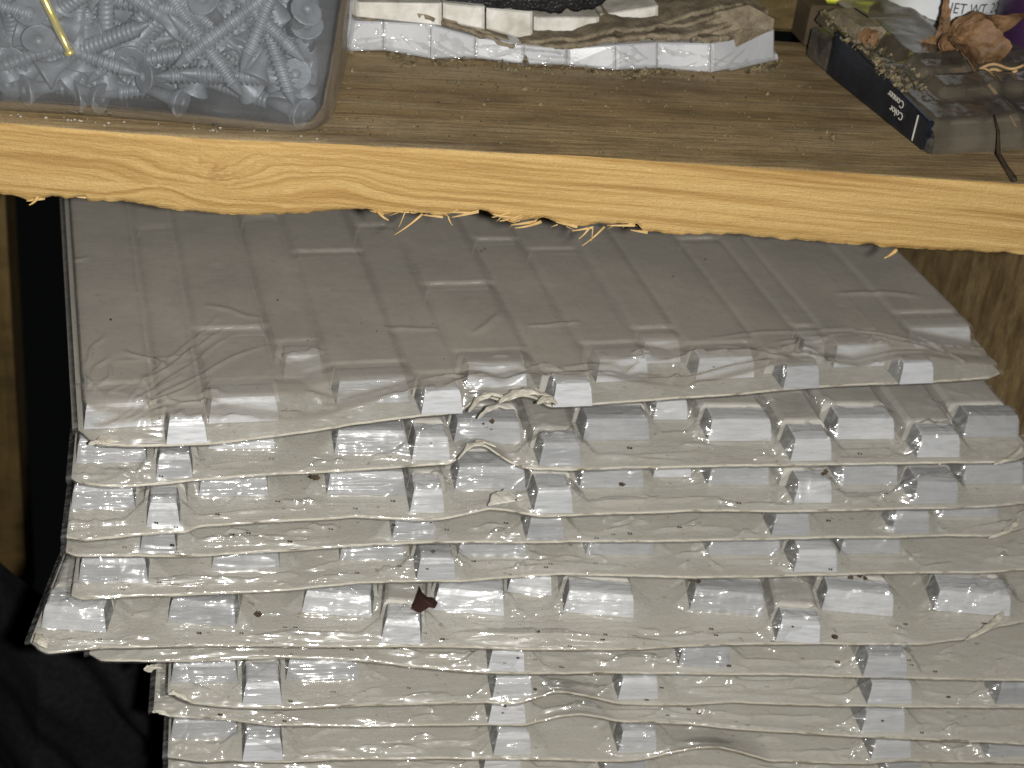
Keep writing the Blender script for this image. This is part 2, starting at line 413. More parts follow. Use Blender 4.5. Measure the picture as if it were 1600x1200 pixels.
for a, b in [((748, 330), (706, 337)), ((796, 332), (768, 337)), ((838, 346), (798, 350)), ((902, 354), (868, 346)), ((927, 355), (893, 358)), ((692, 339), (658, 334)), ((642, 331), (598, 327)), ((992, 352), (948, 350)), ((1012, 363), (984, 356)), ((815, 338), (780, 343)), ((735, 332), (700, 330)), ((600, 334), (578, 327)), ((150, 309), (120, 307)), ((70, 309), (42, 312))]:
    A0 = plane_hit(*a, pa, fn) + fn * .0001; B0 = plane_hit(*b, pa, fn) + fn * rng.uniform(.0004, .0016)
    s_ = np.linspace(0, 1, 7)
    c_ = A0 * (1 - s_[:, None]) + B0 * s_[:, None]; hw = (.00042 * (1 - s_) ** .6 + .00004) * rng.uniform(.6, 1.2)
    up_ = np.array([0, 0, 1.0]); Vs = np.concatenate([np.stack([c_ - up_ * hw[:, None], c_ + up_ * hw[:, None], c_ - fn * .0006], 1).reshape(-1, 3)])
    Fs = []
    for q in range(6):
        for r_ in range(3): Fs.append((q * 3 + r_, q * 3 + (r_ + 1) % 3, q * 3 + 3 + (r_ + 1) % 3, q * 3 + 3 + r_))
    adopt(mesh_obj('splinter', Vs, Fs, M_fibre), shelf)
fv, ff = [], []
for i in range(26):
    # fuzz of short torn fibres, thick where the rim is broken
    px = rng.choice([rng.uniform(580, 720), rng.uniform(750, 1010), rng.uniform(0, 1600)], p=[.35, .57, .08])
    py = np.interp(px, [b[0] for b in BOTL], [b[1] for b in BOTL]) - rng.uniform(-1, 9)
    p0 = plane_hit(px, py, pa, fn) + fn * .0002
    ang = rng.normal(math.pi * 1.0, .22) if rng.random() < .7 else rng.normal(0, .22)
    L = rng.uniform(.0008, .0030)
    d = np.array([math.cos(ang), 0, math.sin(ang) * .6 - .18]) * L + fn * rng.uniform(.0002, .0016)
    w = np.array([0, 0, 1.0]) * rng.uniform(.00012, .0003); w2 = fn * .00015
    k = len(fv); fv += [p0 - w, p0 + w, p0 + w2, p0 + d]; ff += [(k, k + 1, k + 3), (k + 1, k + 2, k + 3), (k + 2, k, k + 3)]
adopt(tag(mesh_obj('torn_fibres', fv, ff, M_fibre), kind='stuff'), shelf)

# ------------------------------------------------------------------ shrink-wrapped tile packs
def build_pack(idx, z, edge, tiles, yaw, label, film_mat, depth=.30, fine_to=.05, wrinkles=(), n_wr=120, h=.0074, seed=0, filler=.034, name='tile_pack', ulim=None, dvf=.0005, step_v=None, amp=1.0, sag=0.0):
    r = np.random.default_rng(100 + seed)
    yawr = math.radians(yaw); cu = np.array([math.cos(yawr), math.sin(yawr)]); cv = np.array([-math.sin(yawr), math.cos(yawr)])
    base = [atZ(p[0], p[1], z) for p in edge if len(p) == 2]
    O = base[0][:2]
    loc = lambda P: (np.dot(P[:2] - O, cu), np.dot(P[:2] - O, cv))
    bu = np.array([loc(p) for p in base]); bu = bu[np.argsort(bu[:, 0])]
    eu, ev, el = list(bu[:, 0]), list(bu[:, 1]), [0.0] * len(bu)
    for p in edge:
        if len(p) == 3:                                   # a lifted, curled piece of the rim
            g = atZ(p[0], p[1], z); u0, v0 = loc(g)
            ve = np.interp(u0, bu[:, 0], bu[:, 1]); P0 = np.array([*(O + cu * u0 + cv * ve), z])
            q = plane_hit(p[0], p[1], P0, np.array([cv[0], cv[1], 0]))
            uq, _ = loc(q); eu.append(uq); ev.append(np.interp(uq, bu[:, 0], bu[:, 1])); el.append((q[2] - z) * (.55 if idx > 5 else .9))
    o_ = np.argsort(eu); eu, ev, el = np.array(eu)[o_], np.array(ev)[o_], np.array(el)[o_]
    du = .00062
    u0, u1 = eu[0], eu[-1]
    if ulim: u0, u1 = min(u0, ulim[0]), max(u1, ulim[1])
    U = np.arange(u0, u1, du)
    E = np.interp(U, eu, ev); Lf = np.interp(U, eu, el)
    ker = np.exp(-np.linspace(-2, 2, 9) ** 2); ker /= ker.sum()
    sm = lambda a: np.convolve(np.pad(a, 4, mode='edge'), ker, 'valid')
    E = sm(E) + .00022 * fbm(U * 300, U * 0, seed + 3, 4); Lf = sm(sm(Lf))
    Ebar = np.convolve(np.pad(E, 60, mode='edge'), np.ones(121) / 121, 'valid')
    und = .0007 * fbm(U * 18, U * 0 + seed, seed + 5, 3)          # the board waves up and down
    def surf(w):
        k = np.clip(w / .05, 0, 1)
        v = E[:, None] * (1 - k) + Ebar[:, None] * k + w
        lift = Lf[:, None] * np.exp(-np.clip(w, 0, 9) / .009) + und[:, None] * np.exp(-np.clip(w, 0, 9) / .03)
        return v, lift
    def world(u, v, zz): return np.stack([O[0] + cu[0] * u + cv[0] * v, O[1] + cu[1] * u + cv[1] * v, zz], -1)
    root = empty(name, (*(O + cu * (u1 + u0) / 2 + cv * .1), z)); tag(root, label, 'tile pack', 'shrink-wrapped packs of white tile in the stack')
    # board
    wr_ = np.array([[0, .0008, .002, .004, .008, .013, .02, .03, .05, .09, .15, .22, depth]])
    v, lf = surf(wr_); tk = .0008
    zz = z + lf + .0002 * fbm(U[:, None] * 60, v * 60, seed + 8)
    top = world(np.broadcast_to(U[:, None], v.shape), v, zz)
    bot = world(np.broadcast_to(U[:, None], v.shape), v + .0001, zz - tk)
    P = np.concatenate([bot[:, ::-1], top], 1)
    mi = np.zeros((len(U) - 1, P.shape[1] - 1), int); mi[:, bot.shape[1] - 1] = 1
    adopt(grid_obj('backing_board', P[::2], [M_card, M_rim], smooth=False, mat_idx=mi[::2][:len(P[::2]) - 1]), root)
    # tiles
    TL = []
    zt_ = z + .0004
    for t in tiles:
        a = loc(atZ(t[0], t[2], zt_)); b = loc(atZ(t[1], t[2], zt_))
        TL.append([a[0], b[0], (a[1] + b[1]) / 2, t[3] if len(t) > 3 else None])
    TL.sort()
    full = []; cur = u0 + .002
    for t in TL + [[u1 - .001, u1, 0, None]]:
        gap = t[0] - cur
        if gap > .008:
            k = max(1, int(round(gap / .021)))
            for i in range(k):
                a = cur + gap * i / k + .0009; b = cur + gap * (i + 1) / k - .0009
                full.append([a, b, np.interp((a + b) / 2, U, Ebar) + filler + r.uniform(-.003, .005), None])
        if t[1] - t[0] > .0015: full.append(t)
        cur = max(cur, t[1])
    vback = max(Ebar) + depth - .012
    full.sort(); wide = []
    mx = .0035 if idx == 0 else .0025
    for i_, t in enumerate(full):
        lo2 = t[0] - (min(mx, max(0, (t[0] - full[i_ - 1][1]) / 2 - .0005)) if i_ else 0)
        hi2 = t[1] + (min(mx, max(0, (full[i_ + 1][0] - t[1]) / 2 - .0005)) if i_ < len(full) - 1 else 0)
        wide.append((lo2, hi2))
    boxes = []
    for (a, b, v0, L), (aw, bw) in zip(full, wide):
        first = True; vv = v0
        while vv < vback - .01:
            ln = r.uniform(.0085, .0115) if first else (L if (L and len(boxes) and boxes[-1][5]) else (r.uniform(.06, .14) if idx == 0 else r.uniform(.055, .10)))
            ve = min(vv + ln, vback)
            if vback - ve < .02: ve = vback
            boxes.append(((a if first else aw) + .0001, (b if first else bw) - .0001, vv, ve, h + r.uniform(-.0003, .0003) - (0 if (first or idx == 0) else .0008), first))
            vv = ve + r.uniform(.0003, .0007); first = False
    ins, insf = .0009, .0016
    hb = .0013
    for a, b, va, vb, hh, cap in boxes:
        rings = []
        prof_ = ((.0003, 0, 0, 0), (hh * .76, ins * .8, insf * .8, .0002), (hh * .96, ins * .8 + .0004, insf + .0008, .0004), (hh, ins * .8 + .0010, insf + .0024, .0008)) if cap else ((.0003, 0, 0, 0), (hh - hb, ins, insf * .75, insf * .75), (hh - .0003, ins + hb * .8, insf + .0006, insf + .0006), (hh, ins + hb * 1.4, insf + .0014, insf + .0014))
        for zz_, iu, iv, ib in prof_:
            for (uu, vv) in ((a + iu, va + iv), (b - iu, va + iv), (b - iu, vb - ib), (a + iu, vb - ib)):
                rings.append((uu, vv, zz_))
        rg = np.array(rings)
        lft = np.interp(rg[:, 0], U, und) * np.exp(-np.clip(rg[:, 1] - np.interp(rg[:, 0], U, E), 0, 9) / .03)
        V = world(rg[:, 0], rg[:, 1], z + rg[:, 2] + lft)
        Fc = []
        for k in range(3):
            for j in range(4):
                j2 = (j + 1) % 4; Fc.append((k * 4 + j, k * 4 + j2, k * 4 + 4 + j2, k * 4 + 4 + j))
        Fc.append((12, 13, 14, 15)); Fc.append((3, 2, 1, 0))
        adopt(mesh_obj('tile' if cap else 'tile_strip', V, Fc, [(M_tile_bright if (idx == 2 and abs(a - 0) < 0) else M_tile_dull if ((b - a > .0155 and idx not in (0, 1, 5)) or r.random() < .25 or idx == 3) else M_tile), M_tile_shade] if cap else [M_strip, M_strip], mat_idx=[1 if (j in (1, 3, 5, 7)) else 0 for j in range(len(Fc))]), root)
    # film
    w = [0.0]
    while w[-1] < depth:
        w.append(w[-1] + (dvf if w[-1] < fine_to else dvf * (1 + (w[-1] - fine_to) * 130)))
    w = np.array([w]); v, lf = surf(w); Ug = np.broadcast_to(U[:, None], v.shape)
    H = np.zeros(v.shape)
    for a, b, va, vb, hh, cap in boxes:
        i0 = max(0, int((a - u0) / du) - 1); i1 = min(len(U), int((b - u0) / du) + 3)
        if i1 <= i0: continue
        s = np.s_[i0:i1]
        if cap: fr_ = np.interp(v[s] - va, [-.0004, insf * .7, insf + .0007, insf + .0023], [0, hh * .77, hh * .965, hh])
        else: fr_ = (v[s] - va) * hh / insf * .62
        e = np.minimum(np.minimum(Ug[s] - a, b - Ug[s]) * hh / ins * .9, np.minimum(fr_, (vb - v[s]) * hh / insf * .9))
        H[s] = np.maximum(H[s], np.clip(e, 0, hh))
    Hc = H.copy()
    su, sb, sf = (.16 * du, .12, 1.2) if idx == 0 else (1.0 * du, .5, 1.95)
    dw = np.diff(w[0])
    for _ in range(2):
        for i in range(1, len(U)): H[i] = np.maximum(H[i], H[i - 1] - su)
        for i in range(len(U) - 2, -1, -1): H[i] = np.maximum(H[i], H[i + 1] - su)
        for j in range(1, len(dw) + 1): H[:, j] = np.maximum(H[:, j], H[:, j - 1] - sb * dw[j - 1])
        for j in range(len(dw) - 1, -1, -1): H[:, j] = np.maximum(H[:, j], H[:, j + 1] - sf * dw[j])
    B = H
    for _ in range(2 if idx == 0 else 1):
        B = np.pad(B, 1, mode='edge'); B = (B[:-2, 1:-1] + B[2:, 1:-1] + B[1:-1, :-2] + B[1:-1, 2:] + 2 * B[1:-1, 1:-1]) / 6
    H = np.minimum(B, .0005 + 2.2 * w)
    H = np.maximum(H, Hc) + .00022
    W = np.zeros(v.shape)
    segs = []
    for s in wrinkles:
        a = loc(atZ(s[0], s[1], z + h)); b = loc(atZ(s[2], s[3], z + h)); segs.append((*a, *b, s[4] * .001 * (1.9 if s[5] >= 1.2 else 1.0), s[5] * .001 * (.85 if s[5] >= 1.2 else 1.0)))
    for _ in range(n_wr):
        uc = r.uniform(u0, u1); vc = np.interp(uc, U, E) + abs(r.normal(0, .016 if idx else .035)) + .001
        if r.random() < .35:                                 # bunches of folds towards the ends
            uc = (u0 + abs(r.normal(0, .022))) if r.random() < .5 else (u1 - abs(r.normal(0, .022)))
        ang = r.normal(.0, .45) if r.random() < .6 else r.uniform(-1.4, 1.4); L = r.uniform(.004, .018)
        segs.append((uc - math.cos(ang) * L, vc - math.sin(ang) * L, uc + math.cos(ang) * L, vc + math.sin(ang) * L, r.uniform(.0002, .0010) * amp, r.uniform(.0006, .0012)))
    n_spec = len(wrinkles)
    def lay(seg_list, W):
      for a0, b0, a1, b1, am, wd in seg_list:
          lo_, hi_ = min(a0, a1) - .004, max(a0, a1) + .004
          i0 = max(0, int((lo_ - u0) / du)); i1 = min(len(U), int((hi_ - u0) / du) + 1)
          if i1 - i0 < 2: continue
          s = np.s_[i0:i1]; L = math.hypot(a1 - a0, b1 - b0) + 1e-9; tx, ty = (a1 - a0) / L, (b1 - b0) / L
          uu, vv = Ug[s] - a0, v[s] - b0
          al = (uu * tx + vv * ty) / L; pe = -uu * ty + vv * tx + .0012 * vnoise(al * 3 + a0 * 900, al * 0, seed)
          W[s] += am * np.exp(-(pe / wd) ** 2) * np.clip(1 - np.abs(al * 2 - 1) ** 3, 0, 1)
    lay(segs[n_spec:], W)
    onT = np.clip((H - .0025) / .003, 0, 1); ends = np.exp(-np.minimum(Ug - u0, u1 - Ug) / .018)
    W *= np.clip(.22 + .78 * onT + .8 * ends, 0, 1.2) if idx else np.clip(.5 + .5 * onT + .4 * ends, 0, 1.1)
    lay(segs[:n_spec], W)
    tens = []
    for a, b, va, vb, hh, cap in boxes:
        if not cap: continue
        e_ = np.interp(a, U, E)
        for _ in range(int(r.integers(1, 5))):
            left = r.random() < .72
            uc = (a - r.uniform(0, .010)) if left else (b + r.uniform(0, .006)); vc = e_ + r.uniform(.0012, max(.002, min(va - e_, .016) + .003)); L = r.uniform(.002, .008); an = r.normal(.25 if left else -.25, .30)
            tens.append((uc - math.cos(an) * L, vc - math.sin(an) * L, uc + math.cos(an) * L, vc + math.sin(an) * L, r.uniform(.0009, .0019) * amp, r.uniform(.00065, .0009)))
        if r.random() < .6:                                  # crinkle across the face of the tile end
            for _ in range(int(r.integers(1, 4))):
                uc = r.uniform(a, b); vc = va + r.uniform(.0005, .007); L = r.uniform(.001, .0045); an = r.normal(0, .35)
                tens.append((uc - math.cos(an) * L, vc - math.sin(an) * L, uc + math.cos(an) * L, vc + math.sin(an) * L, r.uniform(.0004, .0010) * amp, .00065))
    for _ in range(14 if idx else 5):
        uc = r.uniform(u0, u1); L = r.uniform(.006, .030); vc = np.interp(uc, U, E) + r.uniform(.0015, .006); d_ = (np.interp(uc + L, U, E) - np.interp(uc - L, U, E)) / 2
        tens.append((uc - L, vc - d_, uc + L, vc + d_ + r.normal(0, .0012), r.uniform(.0009, .0018), r.uniform(.0007, .0011)))
    lay(tens, W)
    W += amp * .00012 * fbm(Ug * 420, v * 260, seed + 40, 3) * (1 if idx else .6)
    # perforated seam running along the front
    sv = step_v
    if sv is not None:
        vs_ = np.interp(U, *sv(loc, z, h))[:, None]
        W += .00045 * np.exp(-((v - vs_) / .0007) ** 2) * (.5 + .7 * vnoise(Ug * 800, v * 0, 7))
    H = H + np.clip(W, -.0002, .0034)
    tail = np.clip(w / .0012, 0, 1); H = H * tail + .0003 * (1 - tail)
    side = np.minimum(np.clip((Ug - u0) / .004, 0, 1), np.clip((u1 - Ug) / .004, 0, 1))
    H = np.minimum(H, .0004 + side * .02)
    Fm = world(Ug, v, z + lf + H)
    lip1 = world(U[:, None], v[:, :1] - .0002 - .0002 * (vnoise(U * 500, U * 0, seed) + 1)[:, None], z + lf[:, :1] - .0002)
    lip2 = world(U[:, None], v[:, :1] - .0001, z + lf[:, :1] - .0014)
    lip3 = world(U[:, None], v[:, :1] + .006, z + lf[:, :1] - .0018)
    Fm = np.concatenate([lip3, lip2, lip1, Fm], 1)
    # tails past both ends
    e0 = Fm[:1] - np.array([cu[0], cu[1], 0]) * .0016; e0[:, :, 2] -= .0006
    e1 = Fm[-1:] + np.array([cu[0], cu[1], 0]) * .0016; e1[:, :, 2] -= .0006
    adopt(grid_obj('shrink_film', np.concatenate([e0, Fm, e1], 0), film_mat), root)
    return root

PITCH = .0116
Z1 = CAM[2] - .2555
zk = [Z1 - q for q in np.cumsum([0, .0116, .0108, .0124, .0111, .0121, .0105, .0118, .0111, .0122, .0112])]

e1 = [(122, 664), (128, 672), (150, 690), (200, 693), (262, 694), (330, 690), (430, 678), (560, 660), (660, 648), (725, 641), (738, 622, 'L'), (760, 614, 'L'), (790, 624, 'L'), (815, 612, 'L'), (838, 618, 'L'), (858, 634), (1000, 624), (1180, 613), (1300, 602), (1450, 594), (1548, 587), (1562, 581)]
t1 = [(130, 238, 666), (259, 325, 692), (325, 437, 658, .03), (442, 505, 590, .09), (524, 640, 630, .075), (657, 724, 647), (726, 825, 608, .045), (862, 927, 634), (930, 1014, 595), (1085, 1180, 592), (1222, 1281, 608), (1300, 1392, 572), (1404, 1460, 598)]
w1 = [(205, 612, 345, 490, 0.38, 0.55), (210, 618, 330, 520, 0.50, 0.55), (212, 622, 372, 520, 0.38, 0.55), (215, 630, 420, 535, 0.50, 0.55), (200, 606, 300, 560, 0.38, 0.55), (205, 616, 355, 505, 0.50, 0.55), (208, 626, 300, 575, 0.38, 0.55), (212, 636, 330, 590, 0.50, 0.55), (180, 640, 235, 585, 0.38, 0.55), (160, 660, 240, 610, 0.50, 0.55), (150, 640, 200, 590, 0.38, 0.55), (140, 620, 180, 570, 0.50, 0.55), (135, 600, 170, 550, 0.38, 0.55), (132, 575, 160, 520, 0.50, 0.55), (190, 650, 290, 610, 0.38, 0.55), (170, 672, 230, 640, 0.50, 0.55),
      (1080, 585, 1170, 592, 1.0, 2.2), (1190, 580, 1240, 590, .8, 1.0), (1330, 515, 1430, 530, .9, .8), (1340, 522, 1490, 548, .8, .8), (1430, 520, 1530, 565, .7, .7), (1330, 572, 1385, 590, .9, 1.2), (1210, 540, 1330, 520, .5, .7), (1100, 530, 1330, 512, .4, .7), (1250, 560, 1500, 540, .5, .8),
      (330, 690, 560, 655, 1.3, 2.0), (380, 640, 300, 660, .5, .8), (1460, 560, 1550, 585, .9, .9), (870, 575, 1010, 560, .6, .8), (990, 560, 1200, 545, .7, .8)]
def seam1(loc, z, h):
    px = [(120, 660), (230, 640), (330, 630), (420, 622), (520, 612), (640, 598), (720, 585), (830, 578), (900, 575), (1030, 560), (1200, 548), (1400, 535), (1560, 525)]
    q = np.array([loc(atZ(x, y, z + h)) for x, y in px]); return q[:, 0], q[:, 1]
packs = []
packs.append(build_pack(0, zk[0], e1, t1, 5.5, 'topmost tile pack, its wide dusty top in full view under the shelf', M_film_top, depth=.30, fine_to=.11, wrinkles=w1, n_wr=12, seed=1, filler=.016, step_v=seam1, dvf=.0007, amp=.8))

e2 = [(112, 742), (118, 750), (160, 757), (212, 758), (305, 747), (395, 740), (511, 733), (625, 726), (688, 721), (709, 720), (730, 692, 'L'), (758, 688, 'L'), (779, 705, 'L'), (800, 720), (824, 727), (891, 730), (1080, 727), (1215, 724), (1390, 721), (1488, 720), (1560, 720), (1588, 717), (1614, 704)]
t2 = [(118, 230, 722), (243, 302, 746), (325, 430, 700), (522, 636, 706), (643, 704, 717), (708, 815, 692), (842, 908, 725), (910, 1015, 687), (1020, 1075, 655), (1105, 1206, 688), (1235, 1300, 718), (1302, 1398, 685), (1432, 1500, 713), (1504, 1592, 682)]
e3 = [(104, 838), (137, 842), (245, 832), (290, 831), (308, 822), (402, 815), (520, 808), (551, 805), (653, 809), (698, 807), (735, 797, 'L'), (765, 789, 'L'), (800, 793, 'L'), (825, 800), (856, 803), (940, 799), (1080, 796), (1190, 797), (1225, 797), (1460, 792), (1540, 789), (1604, 784), (1650, 780)]
t3 = [(110, 212, 795), (228, 282, 824), (310, 420, 775), (510, 634, 772), (640, 695, 799), (710, 822, 764), (833, 896, 799), (905, 1006, 760), (1020, 1080, 745), (1105, 1202, 757), (1240, 1300, 785), (1310, 1402, 757), (1425, 1497, 786), (1502, 1598, 755)]
e4 = [(103, 861), (115, 868), (231, 867), (315, 866), (420, 859), (520, 853), (625, 848), (712, 846), (870, 845), (1080, 844), (1250, 839), (1407, 838), (1477, 834), (1547, 836), (1586, 826), (1630, 812)]
t4 = [(112, 200, 838), (218, 277, 864), (612, 680, 842), (822, 880, 843), (1205, 1265, 836), (1392, 1452, 832), (1465, 1560, 806)]
e5 = [(112, 925), (122, 933), (245, 927), (262, 928), (455, 920), (560, 909), (642, 906), (716, 907), (782, 901), (870, 895), (960, 897), (1080, 901), (1250, 896), (1390, 893), (1526, 892), (1606, 887), (1660, 884)]
t5 = [(122, 232, 908), (330, 438, 889), (530, 632, 874), (650, 712, 906), (715, 822, 868), (915, 1020, 866), (1105, 1218, 866), (1240, 1308, 892), (1312, 1406, 864)]
e6 = [(48, 1000), (58, 1012), (73, 1020), (154, 1012), (325, 1008), (520, 1010), (695, 1010), (835, 1014), (975, 1014), (1080, 1008), (1180, 1005), (1320, 1005), (1442, 1004), (1512, 996), (1556, 978), (1640, 962)]
t6 = [(62, 168, 985), (260, 370, 976), (470, 582, 962), (594, 658, 1006), (676, 788, 958), (792, 862, 928), (880, 990, 961), (1078, 1192, 957), (1212, 1280, 1004), (1284, 1394, 958), (1460, 1576, 958)]
e7 = [(140, 1018), (157, 1030), (300, 1031), (440, 1026), (560, 1030), (660, 1040), (758, 1048), (821, 1050), (957, 1049), (1100, 1050), (1260, 1052), (1400, 1058), (1606, 1062), (1700, 1064)]
t7 = [(762, 820, 1047), (1060, 1140, 1040), (1348, 1416, 1058)]
e8 = [(262, 1080), (273, 1086), (297, 1097), (350, 1102), (440, 1106), (560, 1102), (758, 1096), (800, 1099), (824, 1090, 'L'), (866, 1064, 'L'), (888, 1064, 'L'), (930, 1080, 'L'), (971, 1098), (1080, 1100), (1145, 1096), (1250, 1100), (1460, 1103), (1640, 1106)]
t8 = [(266, 372, 1066), (378, 441, 1100), (446, 560, 1062), (768, 832, 1092), (965, 1029, 1092), (1040, 1145, 1056), (1354, 1425, 1099), (1555, 1640, 1100)]
e9 = [(240, 1108), (265, 1118), (350, 1122), (420, 1132), (560, 1134), (761, 1130), (821, 1131), (870, 1111, 'L'), (912, 1102, 'L'), (940, 1114, 'L'), (964, 1126), (1080, 1130), (1145, 1137), (1337, 1149), (1640, 1161)]
t9 = [(762, 822, 1130), (1345, 1414, 1143)]
e10 = [(262, 1180), (315, 1188), (367, 1186), (455, 1189), (520, 1185), (640, 1185), (814, 1185), (971, 1188), (1010, 1185), (1050, 1170, 'L'), (1092, 1156, 'L'), (1131, 1153, 'L'), (1170, 1170, 'L'), (1204, 1188), (1355, 1191), (1418, 1186), (1640, 1194)]
t10 = [(266, 372, 1152), (378, 443, 1188), (770, 830, 1180), (965, 1026, 1176), (1360, 1424, 1184), (1540, 1610, 1182)]
e11 = [(262, 1216), (520, 1218), (900, 1219), (1200, 1220), (1640, 1222)]
t11 = [(752, 816, 1213), (940, 1010, 1213), (1380, 1440, 1213)]
LB = ['second tile pack from the top, directly below the dusty topmost pack',
      'third tile pack from the top, with a bright white tile end left of centre',
      'fourth tile pack from the top, showing a plain beige board strip with five tile ends',
      'fifth tile pack from the top, resting on the pack that juts out furthest left',
      'tile pack jutting out furthest left and forward, with a dark leaf scrap on it',
      'thin tile pack squeezed right under the furthest jutting pack',
      'tile pack with a peaked crumple in its board, above the sagging grey one',
      'sagging tile pack third from the bottom of the picture, edge drooping to the right',
      'tile pack second from the bottom, with a peaked crumple right of centre',
      'lowest tile pack, mostly cut off by the bottom of the picture']
for i, (e, t) in enumerate([(e2, t2), (e3, t3), (e4, t4), (e5, t5), (e6, t6), (e7, t7), (e8, t8), (e9, t9), (e10, t10), (e11, t11)]):
    wr = []
    if i == 4: wr = [(700, 970, 900, 985, 1.2, 2.0), (760, 968, 1080, 984, 1.4, 1.6), (700, 976, 790, 1000, .9, .9), (60, 960, 180, 920, 1.0, .8), (70, 975, 200, 925, .9, .8), (80, 990, 220, 940, .8, .8), (60, 940, 120, 900, .8, .8), (120, 1000, 260, 960, .8, 1.0), (1060, 985, 1250, 985, .9, 1.2), (250, 960, 370, 930, .6, .8)]
    if i == 6: wr = [(860, 1040, 1340, 1030, 1.3, 1.6), (1000, 1045, 1300, 1042, 1.0, 1.2), (1420, 1020, 1600, 1050, 1.4, 1.2)]
    if i == 8: wr = [(850, 1175, 970, 1190, 1.2, 1.6), (550, 1185, 660, 1170, 1.0, 1.5), (1330, 1170, 1420, 1172, .8, .9)]
    packs.append(build_pack(i + 1, zk[i + 1], e, t, [1.0, .2, -.4, -1.0, -9.0, -5.0, -.6, -1.2, -.6, -.4][i], LB[i], M_film, depth=.29, fine_to=.045, wrinkles=wr, n_wr=170, seed=20 + i * 3))

def flap(root, px, z, bulge, mat, name, seed):
    """a small curled tongue of torn paper: outline in px at height z, curling up by bulge in its middle"""
    P = np.array([atZ(x, y, z) for x, y in px]); n = len(px) // 2
    A_ = P[:n]; B_ = P[n:][::-1]; s_ = np.linspace(0, 1, 22); t_ = np.linspace(0, 1, 9)
    f = lambda Q: np.stack([np.interp(s_, np.linspace(0, 1, n), Q[:, k]) for k in range(3)], 1)
    A2, B2 = f(A_), f(B_)
    G = A2[:, None] * (1 - t_[None, :, None]) + B2[:, None] * t_[None, :, None]
    G[:, :, 2] += .55 * bulge * np.sin(np.pi * s_)[:, None] * (.4 + .6 * np.sin(np.pi * t_))[None] + .0006 * fbm(s_[:, None] * 9, t_[None] * 5, seed, 3)
    cen_ = G.mean(1, keepdims=True); taper = (.2 + .45 * np.sin(np.pi * s_) ** .7 * (1 + .55 * fbm(s_ * 9, s_ * 0, seed, 2)))[:, None, None]
    G = cen_ + (G - cen_) * taper
    G2 = G.copy(); G2[:, :, 2] -= .00025
    return adopt(grid_obj(name, np.concatenate([G, G2[:, ::-1]], 1), mat), root)
P_ = packs
for k, px, dz, bg_, m_ in [
        (0, [(728, 640), (740, 622), (765, 612), (790, 618), (796, 626), (770, 622), (752, 630), (738, 646)], .0060, .0022, M_paper),
        (0, [(775, 622), (800, 608), (830, 606), (855, 612), (858, 622), (834, 620), (806, 624), (785, 634)], .0065, .0020, M_paper),
        (0, [(742, 650), (758, 636), (778, 630), (800, 634), (800, 642), (780, 640), (764, 646), (752, 656)], .0020, .0015, M_card),
        (0, [(838, 624), (850, 616), (866, 618), (872, 628), (870, 636), (860, 632), (848, 632), (840, 636)], .0060, .0012, M_paper),
        (0, [(135, 690), (150, 682), (172, 680), (186, 684), (190, 694), (176, 697), (158, 698), (142, 697)], .0012, .0012, M_paper),
        (1, [(712, 714), (728, 694), (752, 686), (772, 692), (778, 702), (760, 696), (738, 702), (720, 720)], .0070, .0012, M_paper),
        (1, [(1548, 722), (1570, 716), (1588, 702), (1596, 690), (1603, 694), (1600, 708), (1584, 722), (1560, 727)], .0016, .0020, M_paper),
        (2, [(758, 786), (766, 770), (786, 762), (806, 772), (826, 786), (806, 790), (786, 792), (768, 794)], .0060, .0018, M_card),
        (3, [(1540, 838), (1562, 830), (1580, 816), (1590, 806), (1598, 810), (1594, 824), (1574, 838), (1552, 842)], .0010, .0018, M_paper),
        (5, [(50, 1000), (54, 990), (66, 988), (74, 994), (78, 1008), (74, 1020), (62, 1014), (54, 1006)], .0030, .0020, M_paper),
        (5, [(1502, 998), (1530, 982), (1550, 966), (1562, 952), (1576, 958), (1566, 974), (1544, 990), (1516, 1002)], .0036, .0014, M_paper),
        (7, [(262, 1080), (272, 1076), (288, 1082), (300, 1094), (296, 1099), (284, 1096), (272, 1090), (264, 1088)], .0014, .0015, M_paper),
        (8, [(236, 1110), (246, 1106), (258, 1110), (268, 1117), (264, 1121), (254, 1119), (246, 1117), (240, 1115)], .0014, .0012, M_paper),
        (6, [(222, 1040), (232, 1036), (246, 1038), (256, 1042), (250, 1046), (242, 1048), (234, 1056), (228, 1052)], -.0010, .0012, M_paper)]:
    flap(P_[k], px, zk[k] + dz, bg_, m_, 'torn_paper', k * 5 + int(px[0][0]))

# ------------------------------------------------------------------ lower shelf carrying the stack
Zl = zk[-1] - .0035
M_low = mat_oldwood('lower_shelf_wood', seed=3.3)
def slab(name, x0, x1, y0, y1, z0, z1, mat, b=.0015):
    V = []
    for zz, i in ((z0, b), (z0 + b, 0), (z1 - b, 0), (z1, b)):
        V += [(x0 + i, y0 + i, zz), (x1 - i, y0 + i, zz), (x1 - i, y1 - i, zz), (x0 + i, y1 - i, zz)]
    Fc = [(3, 2, 1, 0), (12, 13, 14, 15)]
    for k in range(3):
        for j in range(4): Fc.append((k * 4 + j, k * 4 + (j + 1) % 4, k * 4 + 4 + (j + 1) % 4, k * 4 + 4 + j))
    return mesh_obj(name, V, Fc, mat)
tag(slab('lower_shelf', .035, .40, .315, .66, Zl - .02, Zl, M_low), 'dark wooden shelf under the whole stack of tile packs', 'shelf')

